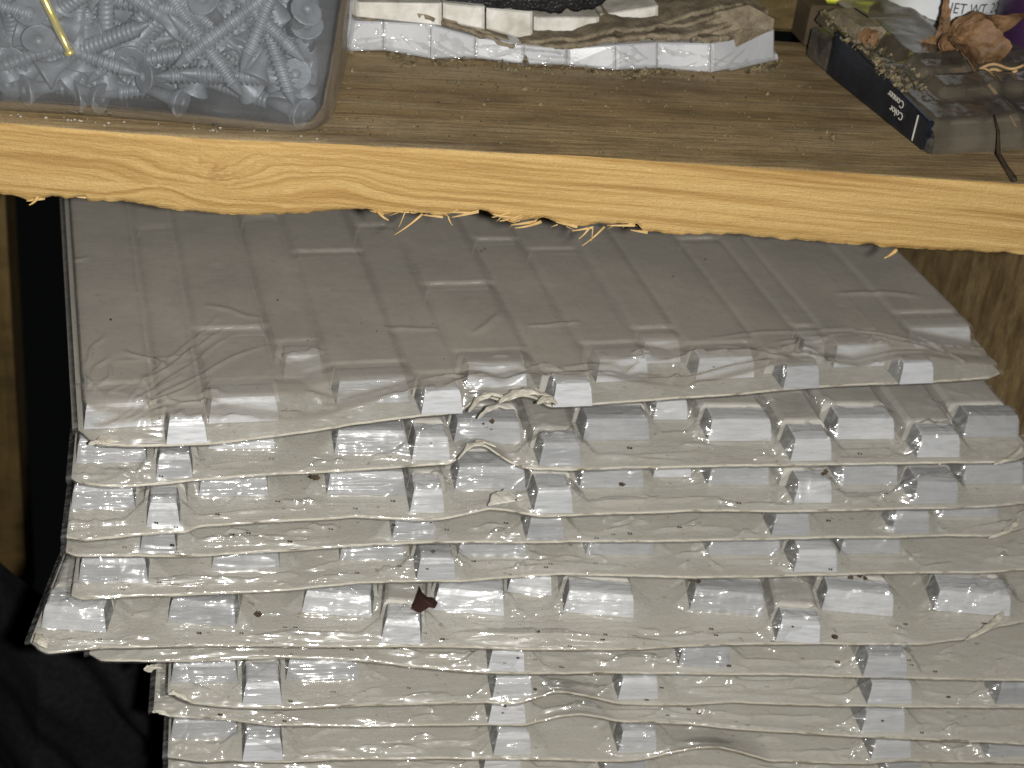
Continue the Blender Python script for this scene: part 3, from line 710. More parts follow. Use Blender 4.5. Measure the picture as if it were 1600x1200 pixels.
# ------------------------------------------------------------------ wooden surroundings
M_back = mat_oldwood('back_board_wood', (.04, .028, .008), (.10, .07, .024), (.16, .115, .045), (6, 40, 30), 2.4, (.12, .08, .025), 5.0)
M_side = mat_oldwood('side_panel_wood', (.10, .065, .028), (.28, .195, .088), (.42, .31, .155), (1, 80, 12), 2.2, (.24, .155, .065), 9.0)
M_post = mat_oldwood('post_wood', (.07, .045, .014), (.16, .105, .034), (.22, .155, .06), (40, 40, 4), 2.0, (.16, .10, .033), 13.0)
yb0 = float(np.mean(yf)) + .119
tag(slab('back_board', -.10, .42, yb0, yb0 + .018, Z_SHELF + .0006, Z_SHELF + .10, M_back), 'dim brown board closing the shelf off at the back', 'board')
tag(slab('side_panel', .315, .333, .40, .80, Zl - .02, Z_SHELF - .024, M_side), 'dim brown wooden panel right of the tile stack under the shelf', 'panel')
tag(slab('wooden_post', -.16, -.0865, .70, .74, .02, .55, M_post), 'dim wooden post in the dark at the left edge of the picture', 'post')

# black cloth hanging left of the stack
M_cloth = mat_simple('black_cloth', (.006, .006, .007), (.011, .011, .013), 400, .9, .4, .0003, .15)
gu, gv = np.meshgrid(np.linspace(0, 1, 160), np.linspace(0, 1, 130), indexing='ij')
A0 = atY(-60, 985, .50); B0 = atY(340, 985, .50); C0 = atY(-60, 1400, .50)
Pc = A0[None, None] + gu[..., None] * (B0 - A0) + gv[..., None] * (C0 - A0)
fq = (gv * 1.0 - gu * .75) + .10 * fbm(gu * 3, gv * 3, 3, 2)
fold = np.sin(fq * 21 + .8 * np.sin(gu * 5)) + .45 * np.sin(fq * 41 + 1.3 + 2 * gu)
Pc[..., 1] += -.0045 * fold * np.clip(.25 + gu, 0, 1) + .10 * np.clip(.30 - gu, 0, 1) + .06 * np.clip(.25 - gv, 0, 1)
Pc2 = Pc.copy(); Pc2[..., 1] += .006
oc = grid_obj('black_cloth', np.concatenate([Pc, Pc2[::-1]], 0), M_cloth)
tag(oc, 'black cloth with soft folds hanging in the dark left of the stack', 'cloth')

# ------------------------------------------------------------------ plastic tub of screws
def mat_tub():
    m, nt, out = new_mat('hazy_clear_plastic')
    v = coords(nt)
    tr = N(nt, 'ShaderNodeBsdfTransparent'); tr.inputs[0].default_value = (.93, .945, .965, 1)
    df = N(nt, 'ShaderNodeBsdfDiffuse'); df.inputs[0].default_value = (.43, .445, .46, 1)
    haze = ramp(nt, noise(nt, v, 45, 5), [(.3, (.055, .055, .055)), (.7, (.125, .125, .125))]).outputs[0]
    scr = ramp(nt, noise(nt, coords(nt, (1, 1, .12), (0, .5, 0)), 900, 2), [(.66, (0, 0, 0)), (.75, (1, 1, 1))]).outputs[0]
    fac = mathn(nt, 'ADD', haze, mathn(nt, 'MULTIPLY', scr, .05))
    a = N(nt, 'ShaderNodeMixShader'); nt.links.new(fac, a.inputs[0]); nt.links.new(tr.outputs[0], a.inputs[1]); nt.links.new(df.outputs[0], a.inputs[2])
    gl = N(nt, 'ShaderNodeBsdfGlossy'); gl.inputs['Roughness'].default_value = .12; gl.inputs['Color'].default_value = (1, 1, 1, 1)
    nb = bump(nt, noise(nt, v, 120, 3), .2, .0006); nt.links.new(nb, gl.inputs['Normal'])
    fr = N(nt, 'ShaderNodeFresnel'); fr.inputs[0].default_value = 1.45; nt.links.new(nb, fr.inputs['Normal'])
    b = N(nt, 'ShaderNodeMixShader'); nt.links.new(mathn(nt, 'MINIMUM', fr.outputs[0], .5), b.inputs[0]); nt.links.new(a.outputs[0], b.inputs[1]); nt.links.new(gl.outputs[0], b.inputs[2])
    nt.links.new(b.outputs[0], out.inputs[0]); return m
M_tub = mat_tub()
FR = atZ(516, 221, Z_SHELF)[:2]; FLp = atZ(0, 184, Z_SHELF)[:2]
fdir = (FR - FLp) / np.linalg.norm(FR - FLp)
FL = FR - fdir * .13
sd = np.array([math.sin(math.radians(9)), math.cos(math.radians(9))])
BR = FR + sd * .072; BL = FL + sd * .072
def round_poly(c, rad, nseg=8):
    out = []
    n = len(c)
    for i in range(n):
        p, a, b = c[i], c[i - 1], c[(i + 1) % n]
        d1 = (a - p) / np.linalg.norm(a - p); d2 = (b - p) / np.linalg.norm(b - p)
        p1, p2 = p + d1 * rad, p + d2 * rad
        for k in range(nseg + 1):
            t = k / nseg; out.append((1 - t) ** 2 * p1 + 2 * t * (1 - t) * p + t ** 2 * p2)
    return np.array(out)
def resample(P, step):
    Q = np.vstack([P, P[:1]]); d = np.r_[0, np.cumsum(np.linalg.norm(np.diff(Q, axis=0), axis=1))]
    s = np.arange(0, d[-1], step); return np.stack([np.interp(s, d, Q[:, 0]), np.interp(s, d, Q[:, 1])], 1)
ring = resample(round_poly([FL, FR, BR, BL], .011, 10), .002)
cen = ring.mean(0)
tub = empty('plastic_tub', (*cen, Z_SHELF)); tag(tub, 'hazy clear plastic tub full of grey screws standing on the shelf', 'tub')
def tub_layer(inset, zz, flare):
    d = ring - cen; L = np.linalg.norm(d, axis=1)[:, None]
    q = cen + d * (1 + (flare * (zz - Z_SHELF) - inset) / L)
    return np.concatenate([q, np.full((len(q), 1), zz)], 1)
H0 = Z_SHELF + .0006
prof = [(.016, H0), (.006, H0), (.003, H0 + .0006), (.0012, H0 + .0022), (.0003, H0 + .0045), (0, H0 + .009), (0, H0 + .03), (0, H0 + .06), (-.001, H0 + .072), (.0008, H0 + .073), (.0014, H0 + .06), (.0014, H0 + .03), (.0016, H0 + .009), (.0022, H0 + .0055), (.004, H0 + .003), (.007, H0 + .0021), (.016, H0 + .0021)]
layers = np.array([tub_layer(i, z_, .10) for i, z_ in prof])
adopt(grid_obj('wall', layers.transpose(1, 0, 2)[::-1], M_tub, close_u=True), tub)
lay = tub_layer(.0162, H0, .10); lay2 = tub_layer(.0162, H0 + .0021, .10)
n_ = len(lay)
adopt(mesh_obj('floor', np.vstack([lay, lay2]), [tuple(range(n_))[::-1], tuple(range(n_, 2 * n_))], M_tub), tub)

M_screw = mat_simple('grey_coated_steel', (.15, .158, .162), (.26, .27, .275), 200, .48, .5, .0003, .45, Metallic=.2)
M_brass = mat_simple('yellow_zinc', (.80, .62, .10), (.95, .80, .22), 300, .28, .2, .0002, .6, Metallic=.6)
def screw_mesh(name, L=.038, mat=None):
    seg = 14; prof = [(0.0, 0.0), (.0010, 0.0)]
    prof = [(.0003, .0007), (.0010, .0006), (.0012, .0001), (.0013, 0.0), (.0016, 0.0), (.0037, 0.0), (.00395, 0.0), (.0041, .0001), (.00408, .0004), (.0030, .0020), (.0019, .0040), (.0016, .0052), (.0016, .011)]
    z_ = .011; k = 0
    while z_ < L - .005:
        prof += [(.00145, z_), (.00150, z_ + .0004), (.00225, z_ + .00075), (.00150, z_ + .0011)]; z_ += .0015
    prof += [(.0014, z_), (.0008, L - .002), (.0001, L)]
    prof = np.array(prof); a = np.linspace(0, 2 * np.pi, seg, endpoint=False)
    V = []
    for r_, zz in prof:
        tilt = .00035 if zz > .0105 and zz < L - .004 else 0
        for t in a: V.append((1.08 * r_ * math.cos(t), 1.08 * r_ * math.sin(t), zz + tilt * math.sin(t) * (r_ / .002)))
    Fc = []
    for i in range(len(prof) - 1):
        for j in range(seg):
            j2 = (j + 1) % seg; Fc.append((i * seg + j, i * seg + j2, (i + 1) * seg + j2, (i + 1) * seg + j))
    Fc.append(tuple(range(seg))[::-1]); Fc.append(tuple((len(prof) - 1) * seg + j for j in range(seg)))
    me = bpy.data.meshes.new(name); me.from_pydata(V, [], Fc); me.materials.append(mat)
    me.polygons.foreach_set('use_smooth', np.ones(len(Fc), bool)); me.update(); return me
ME_screw = screw_mesh('screw', .042, M_screw); ME_short = screw_mesh('screw', .034, M_screw)
inward = np.array([-fdir[1], fdir[0], 0.0]); inward = inward if inward[1] > 0 else -inward
slope = np.array([0, 0, 1.0]) * 1.0
fpn = np.array([inward[0], inward[1], .10]); fpn /= np.linalg.norm(fpn)          # flared front wall normal (pointing inside)
rightn = np.array([-sd[1], sd[0], 0.0])
def put_screw(p, d, me, label=None, spin=0.0):
    p = np.array(p, float); d = np.array(d, float); d /= np.linalg.norm(d); ln = .042 if me is ME_screw else .034
    if p[2] + d[2] * ln < Z_SHELF + .006: d[2] = max(d[2], (Z_SHELF + .007 - max(p[2], Z_SHELF + .009)) / ln); d /= np.linalg.norm(d)
    for _ in range(3):
        for t_, mg in ((0, .0047), (.15, .0030), (1, .0026)):
            q_ = p + d * ln * t_
            f_ = np.dot(q_ - FRz, fpn) - mg
            if f_ < 0: p -= fpn * f_
            g_ = np.dot(q_ - FRz, rightn) - (mg + .0035)
            if g_ < 0: p -= rightn * g_
            if q_[2] < Z_SHELF + mg + .0008: p[2] += Z_SHELF + mg + .0008 - q_[2]
    o = bpy.data.objects.new('screw', me); scene.collection.objects.link(o)
    d = Vector(d).normalized()
    q = d.to_track_quat('Z', 'Y')
    o.matrix_world = Matrix.Translation(Vector(p)) @ q.to_matrix().to_4x4() @ Matrix.Rotation(spin, 4, 'Z')
    tag(o, label or 'grey coated countersunk screw lying in the heap inside the plastic tub', 'screw', 'grey screws in the tub')
    return o
FRz = np.array([*FR, Z_SHELF])
hand = [((480, 198), (300, 186), .0050), ((120, 178), (292, 188), .0050), ((160, 176), (-10, 164), .0050), ((505, 192), (420, 150), .0055), ((66, 118), (250, 47), .0052), ((38, 142), (225, 160), .0048), ((285, 160), (85, 133), .0060), ((224, 120), (395, 186), .0050), ((318, 0), (394, 170), .0058), ((398, 124), (452, 18), .0075), ((492, 18), (410, 182), .0050),
        ((378, 76), (446, 4), .0085), ((331, 60), (334, 152), .0105), ((308, 66), (312, 142), .0090), ((487, 40), (489, 182), .0085), ((280, 36), (330, 88), .0095), ((400, -20), (403, 40), .011), ((120, 30), (230, 4), .012), ((150, 60), (300, 18), .013), ((440, 160), (470, 60), .012), ((20, 96), (60, 82), .010), ((360, 20), (372, 130), .012), ((250, 140), (262, 60), .012), ((180, 150), (190, 90), .012)]
HL = {(66, 118): 'long grey screw pointing up right just below the yellow pin', (480, 198): 'grey screw lying along the tub bottom near its right corner',
      (120, 178): 'grey screw lying along the middle of the tub bottom', (160, 176): 'grey screw lying along the tub bottom at the far left',
      (492, 18): 'grey screw slanting down left close to the right wall of the tub', (318, 0): 'grey screw running steeply down right through the middle of the tub'}
for a, b, dep in hand:
    p0 = FRz + fpn * dep
    A_ = plane_hit(*a, p0, fpn); B_ = plane_hit(*b, p0, fpn); d = B_ - A_; L = np.linalg.norm(d)
    me = ME_screw if L > .030 else ME_short
    full = .042 if me is ME_screw else .034
    if L < full: d = d + fpn * math.sqrt(max(full ** 2 - L ** 2, 0)) * .7
    put_screw(A_, d, me, HL.get(a), spin=rng.uniform(0, 6))
for (x, y), dep in [((60, 62), .0045), ((46, 18), .0055), ((204, 94), .0080), ((130, 122), .0095), ((462, 116), .0085), ((14, 130), .010)]:
    p0 = FRz + fpn * dep; A_ = plane_hit(x, y, p0, fpn)
    put_screw(A_, fpn + rng.normal(0, .22, 3), ME_screw, spin=rng.uniform(0, 6))
for i in range(200):
    x, y = rng.uniform(-60, 515), rng.uniform(-90, 180); dep = rng.uniform(.009, .030)
    p0 = FRz + fpn * dep; A_ = plane_hit(x, y, p0, fpn)
    if A_[2] < Z_SHELF + .008: A_[2] = Z_SHELF + .008
    an = rng.uniform(0, 2 * math.pi); d = np.array([fdir[0] * math.cos(an), fdir[1] * math.cos(an), math.sin(an)]) + fpn * rng.normal(0.0, .2)
    E_ = A_ + d / np.linalg.norm(d) * .038
    if E_[2] < Z_SHELF + .004: d[2] = abs(d[2])
    if np.dot(E_[:2] - FR, fdir) > .0 - .006: d = d - np.array([*fdir, 0]) * 2 * max(np.dot(d[:2], fdir), 0)
    put_screw(A_, d, ME_screw if rng.random() < .7 else ME_short, spin=rng.uniform(0, 6))
ME_brass = screw_mesh('brass_screw', .045, M_brass)
p0 = FRz + fpn * .0026
A_ = plane_hit(110, 84, p0, fpn); B_ = plane_hit(68, -4, p0, fpn)
o = tube('yellow_pin', [A_, A_ + (B_ - A_) * .05, A_ + (B_ - A_) * .07, A_ + (B_ - A_) * .5, B_ + (B_ - A_) * .35], [.0014, .0015, .0009, .0011, .0011], M_brass, seg=12)
tag(o, 'shiny yellow metal pin slanting down among the grey screws', 'pin')

# ------------------------------------------------------------------ old bundle of white tile on the shelf
M_gloss = mat_simple('glossy_white_tile', (.40, .41, .425), (.50, .51, .525), 45, .40, .25, .0008, .4, Coat_Weight=.4, Coat_Roughness=.12)
M_white = mat_simple('chipped_white_tile', (.40, .38, .32), (.64, .635, .59), 110, .55, .4, .0006)
M_kraft = mat_simple('rotten_cardboard', (.15, .122, .082), (.26, .22, .155), 260, .9, .8, .0008, .15)
zbm = [(540, 80), (599, 78), (673, 91), (743, 90), (819, 100), (886, 101), (962, 109), (1027, 106), (1110, 113), (1210, 94)]
ztm = [(540, 32), (599, 34), (673, 38), (743, 57), (819, 70), (886, 75), (962, 70), (1027, 66), (1110, 68), (1210, 46)]
bundle = empty('white_tile_bundle', atZ(880, 95, Z_SHELF)); tag(bundle, 'water-damaged bundle of glossy white tile and torn cardboard lying on the shelf', 'tile bundle')
def prism(name, b0, b1, t0, t1, back, mat, root, bev=.0008):
    bk = np.array([0, back, 0.0])
    fr = np.array([b0, b1, t1, t0]); n = np.cross(fr[1] - fr[0], fr[3] - fr[0]); n /= np.linalg.norm(n)
    if n[1] > 0: n = -n
    c = fr.mean(0)
    inn = fr + (c - fr) / np.linalg.norm(c - fr, axis=1)[:, None] * bev * 1.6 + n * bev * .8
    V = np.vstack([inn, fr, fr + bk])
    Fc = [(0, 1, 2, 3), (8, 11, 10, 9)]
    for k in range(2):
        for j in range(4): Fc.append((k * 4 + j, k * 4 + 4 + j, k * 4 + 4 + (j + 1) % 4, k * 4 + (j + 1) % 4))
    return adopt(mesh_obj(name, V, Fc, mat), root)
yback = yb0 - .003
for i in range(len(zbm) - 1):
    b0 = atZ(*zbm[i], Z_SHELF + .0005); b1 = atZ(*zbm[i + 1], Z_SHELF + .0005)
    t0 = atY(*ztm[i], b0[1] + .0015); t1 = atY(*ztm[i + 1], b1[1] + .0015)
    g = (b1 - b0) * .006
    prism('tile', b0 + g, b1 - g, t0 + g, t1 - g, max(.004, yback - max(b0[1], b1[1]) - .002), M_gloss, bundle, .0006)
zu = np.linspace(0, 1, 420); xb_ = np.interp(zu, [0, 1], [545, 1209])
fb = np.array([atZ(x, np.interp(x, [q[0] for q in zbm], [q[1] for q in zbm]), Z_SHELF + .0004) for x in xb_])
ft = np.array([atY(x, np.interp(x, [q[0] for q in ztm], [q[1] for q in ztm]), b_[1] + .0015) for x, b_ in zip(xb_, fb)])
tv = np.linspace(0, 1, 40)
Pz = fb[:, None] * (1 - tv[None, :, None]) + ft[:, None] * tv[None, :, None]
wv = .0006 + .0005 * fbm(zu[:, None] * 60, tv[None] * 3, 5, 3) + .0012 * np.exp(-((tv[None] - .06) / .08) ** 2)
rz = np.random.default_rng(5)
for _ in range(46):
    c_, t_, l_, a_, w_ = rz.uniform(0, 1), rz.uniform(0, .8), rz.uniform(.01, .05), rz.uniform(.0005, .0014), rz.uniform(.03, .07)
    wv = wv + a_ * np.exp(-((tv[None] - t_ - (zu[:, None] - c_) * rz.uniform(-14, 14)) / w_) ** 2 - ((zu[:, None] - c_) / l_) ** 2)
Pz[:, :, 1] -= wv
adopt(grid_obj('shrink_film', Pz, M_film), bundle)
# film skirt under the right-hand end
sk = [atZ(1140, 109, Z_SHELF + .001), atZ(1216, 92, Z_SHELF + .001), atY(1214, 84, .497), atY(1140, 103, .4875)]
prism('film_skirt', *sk[:2], sk[3], sk[2], .003, M_gloss, bundle, .0003)
for (x0, x1, ya, yb_, yc, yd) in [(556, 690, 26, 40, 2, 4), (692, 757, 34, 46, 4, 10), (760, 832, 45, 66, 12, 18), (834, 936, 66, 58, 26, 26), (938, 1028, 55, 40, 22, 8)]:
    Yq = atZ((x0 + x1) / 2, 97, Z_SHELF)[1] + .006
    b0, b1, t0, t1 = atY(x0, ya, Yq), atY(x1, yb_, Yq), atY(x0, yc, Yq + .001), atY(x1, yd, Yq + .001)
    prism('chipped_tile', b0, b1, t0, t1, .012, M_white, bundle, .0007)
def ragged_sheet(name, line, dY, depth, thick, mat, root, seed, lift=0.0, rag=.0012, yoff=None):
    L = np.array([atY(x, y, (atZ(x, np.interp(x, [q[0] for q in zbm], [q[1] for q in zbm]), Z_SHELF)[1] if yoff is None else yoff) + dY) for x, y in line])
    d = np.r_[0, np.cumsum(np.linalg.norm(np.diff(L, axis=0), axis=1))]; s = np.linspace(0, d[-1], 160)
    E_ = np.stack([np.interp(s, d, L[:, k]) for k in range(3)], 1)
    E_[:, 1] += rag * fbm(s * 350, s * 0, seed, 4); E_[:, 2] += .0006 * fbm(s * 260, s * 0, seed + 4, 4)
    ws = np.linspace(0, 1, 14); P = np.zeros((160, 14, 3))
    P[:] = E_[:, None]; P[:, :, 1] += ws[None] * depth
    P[:, :, 2] += lift * ws[None] + .0009 * fbm(s[:, None] * 120, ws[None] * 3, seed + 9, 3)
    Q = P.copy(); th = thick * (1 + .5 * fbm(s * 300, s * 0, seed + 6)); Q[:, :, 2] -= th[:, None]
    return adopt(grid_obj(name, np.concatenate([Q[:, ::-1], P], 1), mat), root)
cl = [(548, 22), (620, 17), (660, 22), (722, 44), (760, 56), (796, 68), (850, 72), (900, 70), (960, 60), (1010, 56), (1060, 55)]
ragged_sheet('torn_cardboard', cl, -.0006, .02, .0012, M_kraft, bundle, 51)
ragged_sheet('torn_cardboard', [(x, y - 7) for x, y in cl[:6]] , .002, .02, .0010, M_kraft, bundle, 57)
ragged_sheet('torn_cardboard', [(x, y + 6) for x, y in cl], .0022, .02, .0012, M_kraft, bundle, 63)
ragged_sheet('torn_cardboard', [(800, 66), (900, 60), (960, 46), (1030, 44), (1100, 30), (1180, 12)], .001, .022, .0011, M_kraft, bundle, 71)
ragged_sheet('torn_cardboard', [(1020, 60), (1080, 52), (1130, 40), (1170, 22), (1200, 18)], -.001, .022, .0014, M_kraft, bundle, 77)
ragged_sheet('torn_cardboard', [(1030, 36), (1080, 22), (1120, 12), (1160, 5)], .003, .022, .0014, M_kraft, bundle, 81)
ragged_sheet('torn_cardboard', [(1080, 62), (1140, 56), (1180, 50)], -.0012, .02, .0016, M_kraft, bundle, 85)
# the big peeled flap at the right-hand end
fl = [(1100, 40), (1118, 20), (1170, 8), (1190, 18), (1210, 30), (1208, 46), (1186, 56), (1150, 74), (1138, 62), (1112, 58)]
c0 = np.mean([atY(x, y, .4865) for x, y in fl], 0)
V = [c0 + np.array([0, -.0014, 0])]; 
ringp = [atY(x, y, .4865 + .004 * (i % 2 == 0) * .3) for i, (x, y) in enumerate(fl)]
V += ringp + [p + np.array([0, .0015, 0]) for p in ringp]; k = len(fl)
Fc = [(0, 1 + i, 1 + (i + 1) % k) for i in range(k)] + [(1 + i, 1 + k + i, 1 + k + (i + 1) % k, 1 + (i + 1) % k) for i in range(k)] + [tuple(1 + k + i for i in range(k))[::-1]]
adopt(mesh_obj('peeled_flap', V, Fc, M_kraft), bundle)

M_black = mat_simple('black_plastic_sheet', (.006, .006, .007), (.014, .014, .016), 200, .3, .5, .001, .5)
ba = [(625, -8), (700, 8), (760, 14), (800, 19), (850, 20), (895, 21), (930, 14), (965, -6)]
L = np.array([atY(x, y, .489) for x, y in ba]); s = np.linspace(0, 1, 80)
d = np.linspace(0, 1, len(ba)); E_ = np.stack([np.interp(s, d, L[:, k]) for k in range(3)], 1)
w_ = np.linspace(0, 1, 30); P = E_[:, None, :] + np.zeros((1, 30, 1))
P[:, :, 1] += .02 * np.clip(w_ - .35, 0, 1)[None] - .001 * np.sin(w_ * 3)[None]
P[:, :, 2] += .016 * np.clip(w_, 0, .5)[None] * 2 + .0022 * fbm(s[:, None] * 16, w_[None] * 7, 91)
P2 = P.copy(); P2[:, :, 1] += .006
tag(grid_obj('black_plastic_sheet', np.concatenate([P[:, ::-1], P2], 1), M_black), 'crumpled black plastic sheet lying on top of the white tile bundle', 'plastic sheet')

# ------------------------------------------------------------------ flat dusty package at the right
M_pack_dark = mat_simple('dusty_dark_plastic', (.035, .032, .028), (.12, .105, .08), 90, .45, .6, .0008, .5)
M_navy = mat_simple('navy_label', (.004, .006, .010), (.009, .013, .022), 200, .35, .3, .0004, .5)
M_dirt = mat_simple('dirt_and_droppings', (.05, .04, .022), (.27, .22, .13), 350, .9, .6, .0008, .1)
M_txt = mat_simple('pale_print', (.50, .48, .42), (.62, .60, .53), 900, .6)
def mat_blister():
    m, nt, out = new_mat('dusty_clear_blister'); v = coords(nt)
    tr = N(nt, 'ShaderNodeBsdfTransparent'); tr.inputs[0].default_value = (.86, .85, .82, 1)
    df = N(nt, 'ShaderNodeBsdfDiffuse'); df.inputs[0].default_value = (.17, .148, .112, 1)
    hz = ramp(nt, noise(nt, v, 70, 5), [(.3, (.22, .22, .22)), (.7, (.55, .55, .55))]).outputs[0]
    a = N(nt, 'ShaderNodeMixShader'); nt.links.new(hz, a.inputs[0]); nt.links.new(tr.outputs[0], a.inputs[1]); nt.links.new(df.outputs[0], a.inputs[2])
    gl = N(nt, 'ShaderNodeBsdfGlossy'); gl.inputs['Roughness'].default_value = .14; gl.inputs['Color'].default_value = (1, 1, 1, 1)
    nb = bump(nt, noise(nt, v, 180, 3), .3, .0008); nt.links.new(nb, gl.inputs['Normal'])
    fr = N(nt, 'ShaderNodeFresnel'); fr.inputs[0].default_value = 1.45; nt.links.new(nb, fr.inputs['Normal'])
    b = N(nt, 'ShaderNodeMixShader'); nt.links.new(fr.outputs[0], b.inputs[0]); nt.links.new(a.outputs[0], b.inputs[1]); nt.links.new(gl.outputs[0], b.inputs[2])
    nt.links.new(b.outputs[0], out.inputs[0]); return m
M_blister = mat_blister()
kA = atZ(1446, 247, Z_SHELF); kB = atZ(1255, 92, Z_SHELF); kC = atZ(1700, 230, Z_SHELF)
pkg = empty('blister_package', kA); tag(pkg, 'flat dusty clear plastic package with navy label lying aslant on the shelf', 'package')
ex = (kC - kA)[:2]; ex /= np.linalg.norm(ex); ey = (kB - kA)[:2]; eyl = np.linalg.norm(ey); ey /= eyl
HP = .0105
def bp(a, b, z_): return np.array([*(kA[:2] + ex * a + ey * b), Z_SHELF + .0006 + z_])
def hexa(name, a0, a1, b0, b1, z0, z1, mat, ins=.0012, zt1=None, root=pkg, nx=2, ny=2):
    """slab in the package's own axes; z1 may rise towards the back"""
    zt = lambda b: z1 if zt1 is None else z1 + (zt1 - z1) * (b - b0) / (b1 - b0)
    V = []
    for (za, i, top) in ((z0, ins * .6, 0), (z0 + .0008, 0, 0), (None, 0, 1), (None, ins, 2)):
        for (a, b) in ((a0 + i, b0 + i), (a1 - i, b0 + i), (a1 - i, b1 - i), (a0 + i, b1 - i)):
            z_ = za if top == 0 else zt(b) - (ins if top == 1 else 0)
            V.append(bp(a, b, z_))
    Fc = [(3, 2, 1, 0), (12, 13, 14, 15)]
    for k in range(3):
        for j in range(4): Fc.append((k * 4 + j, k * 4 + (j + 1) % 4, k * 4 + 4 + (j + 1) % 4, k * 4 + 4 + j))
    return adopt(mesh_obj(name, V, Fc, mat), root)
PL = eyl; PW = .09
hexa('backing_tray', .001, PW, .001, PL, 0, .0045, M_pack_dark, zt1=.011)
lab = hexa('label_strip', 0, .0022, .003, PL * .80, .0006, .0098, M_navy, .0004, zt1=.016)
hexa('white_rule', -.0002, .0012, .0088, .0093, .0012, .0094, M_txt, .0001)
M_insert = mat_simple('faded_grey_insert', (.10, .09, .068), (.22, .20, .15), 60, .8)
hexa('insert_card', .014, PW - .004, .010, PL - .008, .0046, .0060, M_insert, .0004, zt1=.0125)
hexa('insert_card', .030, PW - .012, PL * .35, PL - .012, .0062, .0085, M_pack_dark, .0004, zt1=.0150)
# blister: stepped clear lid with raised ribs
na, nb_ = 90, 90
ga, gb = np.meshgrid(np.linspace(.0015, PW, na), np.linspace(-.0005, PL, nb_), indexing='ij')
edge_ = np.minimum(np.clip(ga / .003, 0, 1), np.clip((gb + .0005) / .004, 0, 1))
zl = .0045 + (gb / PL) * .006 + .0052 * edge_
inner = np.clip((ga - .012) / .003, 0, 1) * np.clip((gb - .016) / .003, 0, 1)
zl = zl + .0034 * inner - .0024 * np.exp(-((gb - .030) / .0016) ** 2) * inner + .0012 * np.exp(-((gb - .040) / .002) ** 2) + .0010 * np.exp(-((ga - .034) / .002) ** 2)
zl = zl + .0006 * fbm(ga * 160, gb * 160, 15)
Pl = np.stack([kA[0] + ex[0] * ga + ey[0] * gb, kA[1] + ex[1] * ga + ey[1] * gb, Z_SHELF + .0006 + zl], -1)
front_skirt = Pl[:, :1].copy(); front_skirt[:, :, 2] = Z_SHELF + .001
adopt(grid_obj('clear_lid', np.concatenate([front_skirt, Pl], 1), M_blister), pkg)
# clods of dirt along the label side
fv, ff = [], []
def clod(p, r, verts, faces, rg=rng):
    k = len(verts); n0 = [(1, 0, 0), (-1, 0, 0), (0, 1, 0), (0, -1, 0), (0, 0, 1), (0, 0, -1)]
    for q in n0: verts.append(np.asarray(p) + np.array(q) * r * rg.uniform(.5, 1.3, 3))
    for f in ((0, 2, 4), (2, 1, 4), (1, 3, 4), (3, 0, 4), (2, 0, 5), (1, 2, 5), (3, 1, 5), (0, 3, 5)): faces.append(tuple(k + i for i in f))
for i in range(1500):
    b = rng.uniform(PL * .26, PL * .98); a = abs(rng.normal(.0045, .004)) if rng.random() < .7 else rng.uniform(0, .03)
    if fbm(a * 300, b * 140, 77, 2) < rng.uniform(-.35, .45): continue
    clod(bp(a, b, .0103 + (b / PL) * .006 + rng.uniform(-.0008, .0010)), rng.uniform(.0002, .0009) * (1 if rng.random() < .92 else 1.8), fv, ff)
adopt(tag(mesh_obj('dirt_clods', fv, ff, M_dirt), kind='stuff'), pkg)
hexa('torn_card', .004, .016, PL * .70, PL * .97, .013, .0185, M_kraft, .002)
hexa('grey_flap', .012, .052, PL * .82, PL * 1.06, .0165, .0185, M_insert, .001)

def text_mesh(name, body, size, mat):
    cu_ = bpy.data.curves.new(name, 'FONT'); cu_.body = body; cu_.size = size; cu_.extrude = .00005
    t = bpy.data.objects.new(name, cu_); scene.collection.objects.link(t)
    bpy.context.view_layer.update()
    me = bpy.data.meshes.new_from_object(t.evaluated_get(bpy.context.evaluated_depsgraph_get()))
    bpy.data.objects.remove(t); me.materials.clear(); me.materials.append(mat); return me
def place_text(name, body, size, mat, origin, xdir, ydir, root):
    me = text_mesh(name, body, size, mat); o = bpy.data.objects.new(name, me); scene.collection.objects.link(o)
    x = Vector(xdir).normalized(); y = Vector(ydir); y = (y - x * y.dot(x)).normalized(); z_ = x.cross(y)
    o.matrix_world = Matrix(((x[0], y[0], z_[0], origin[0]), (x[1], y[1], z_[1], origin[1]), (x[2], y[2], z_[2], origin[2]), (0, 0, 0, 1)))
    bpy.context.view_layer.update()
    o.parent = root
    return o
side_n = np.array([*(-ex), 0.0])
off = side_n * .0003
# upside-down print on the label side
place_text('label_print', 'Color', .0034, M_txt, bp(-.0003, .0165, .0066), np.array([*(ey), 0.0]), np.array([0, 0, -1.0]), lab)
place_text('label_print', 'Conter', .0034, M_txt, bp(-.0003, .0175, .0100), np.array([*(ey), 0.04]), np.array([0, 0, -1.0]), lab)

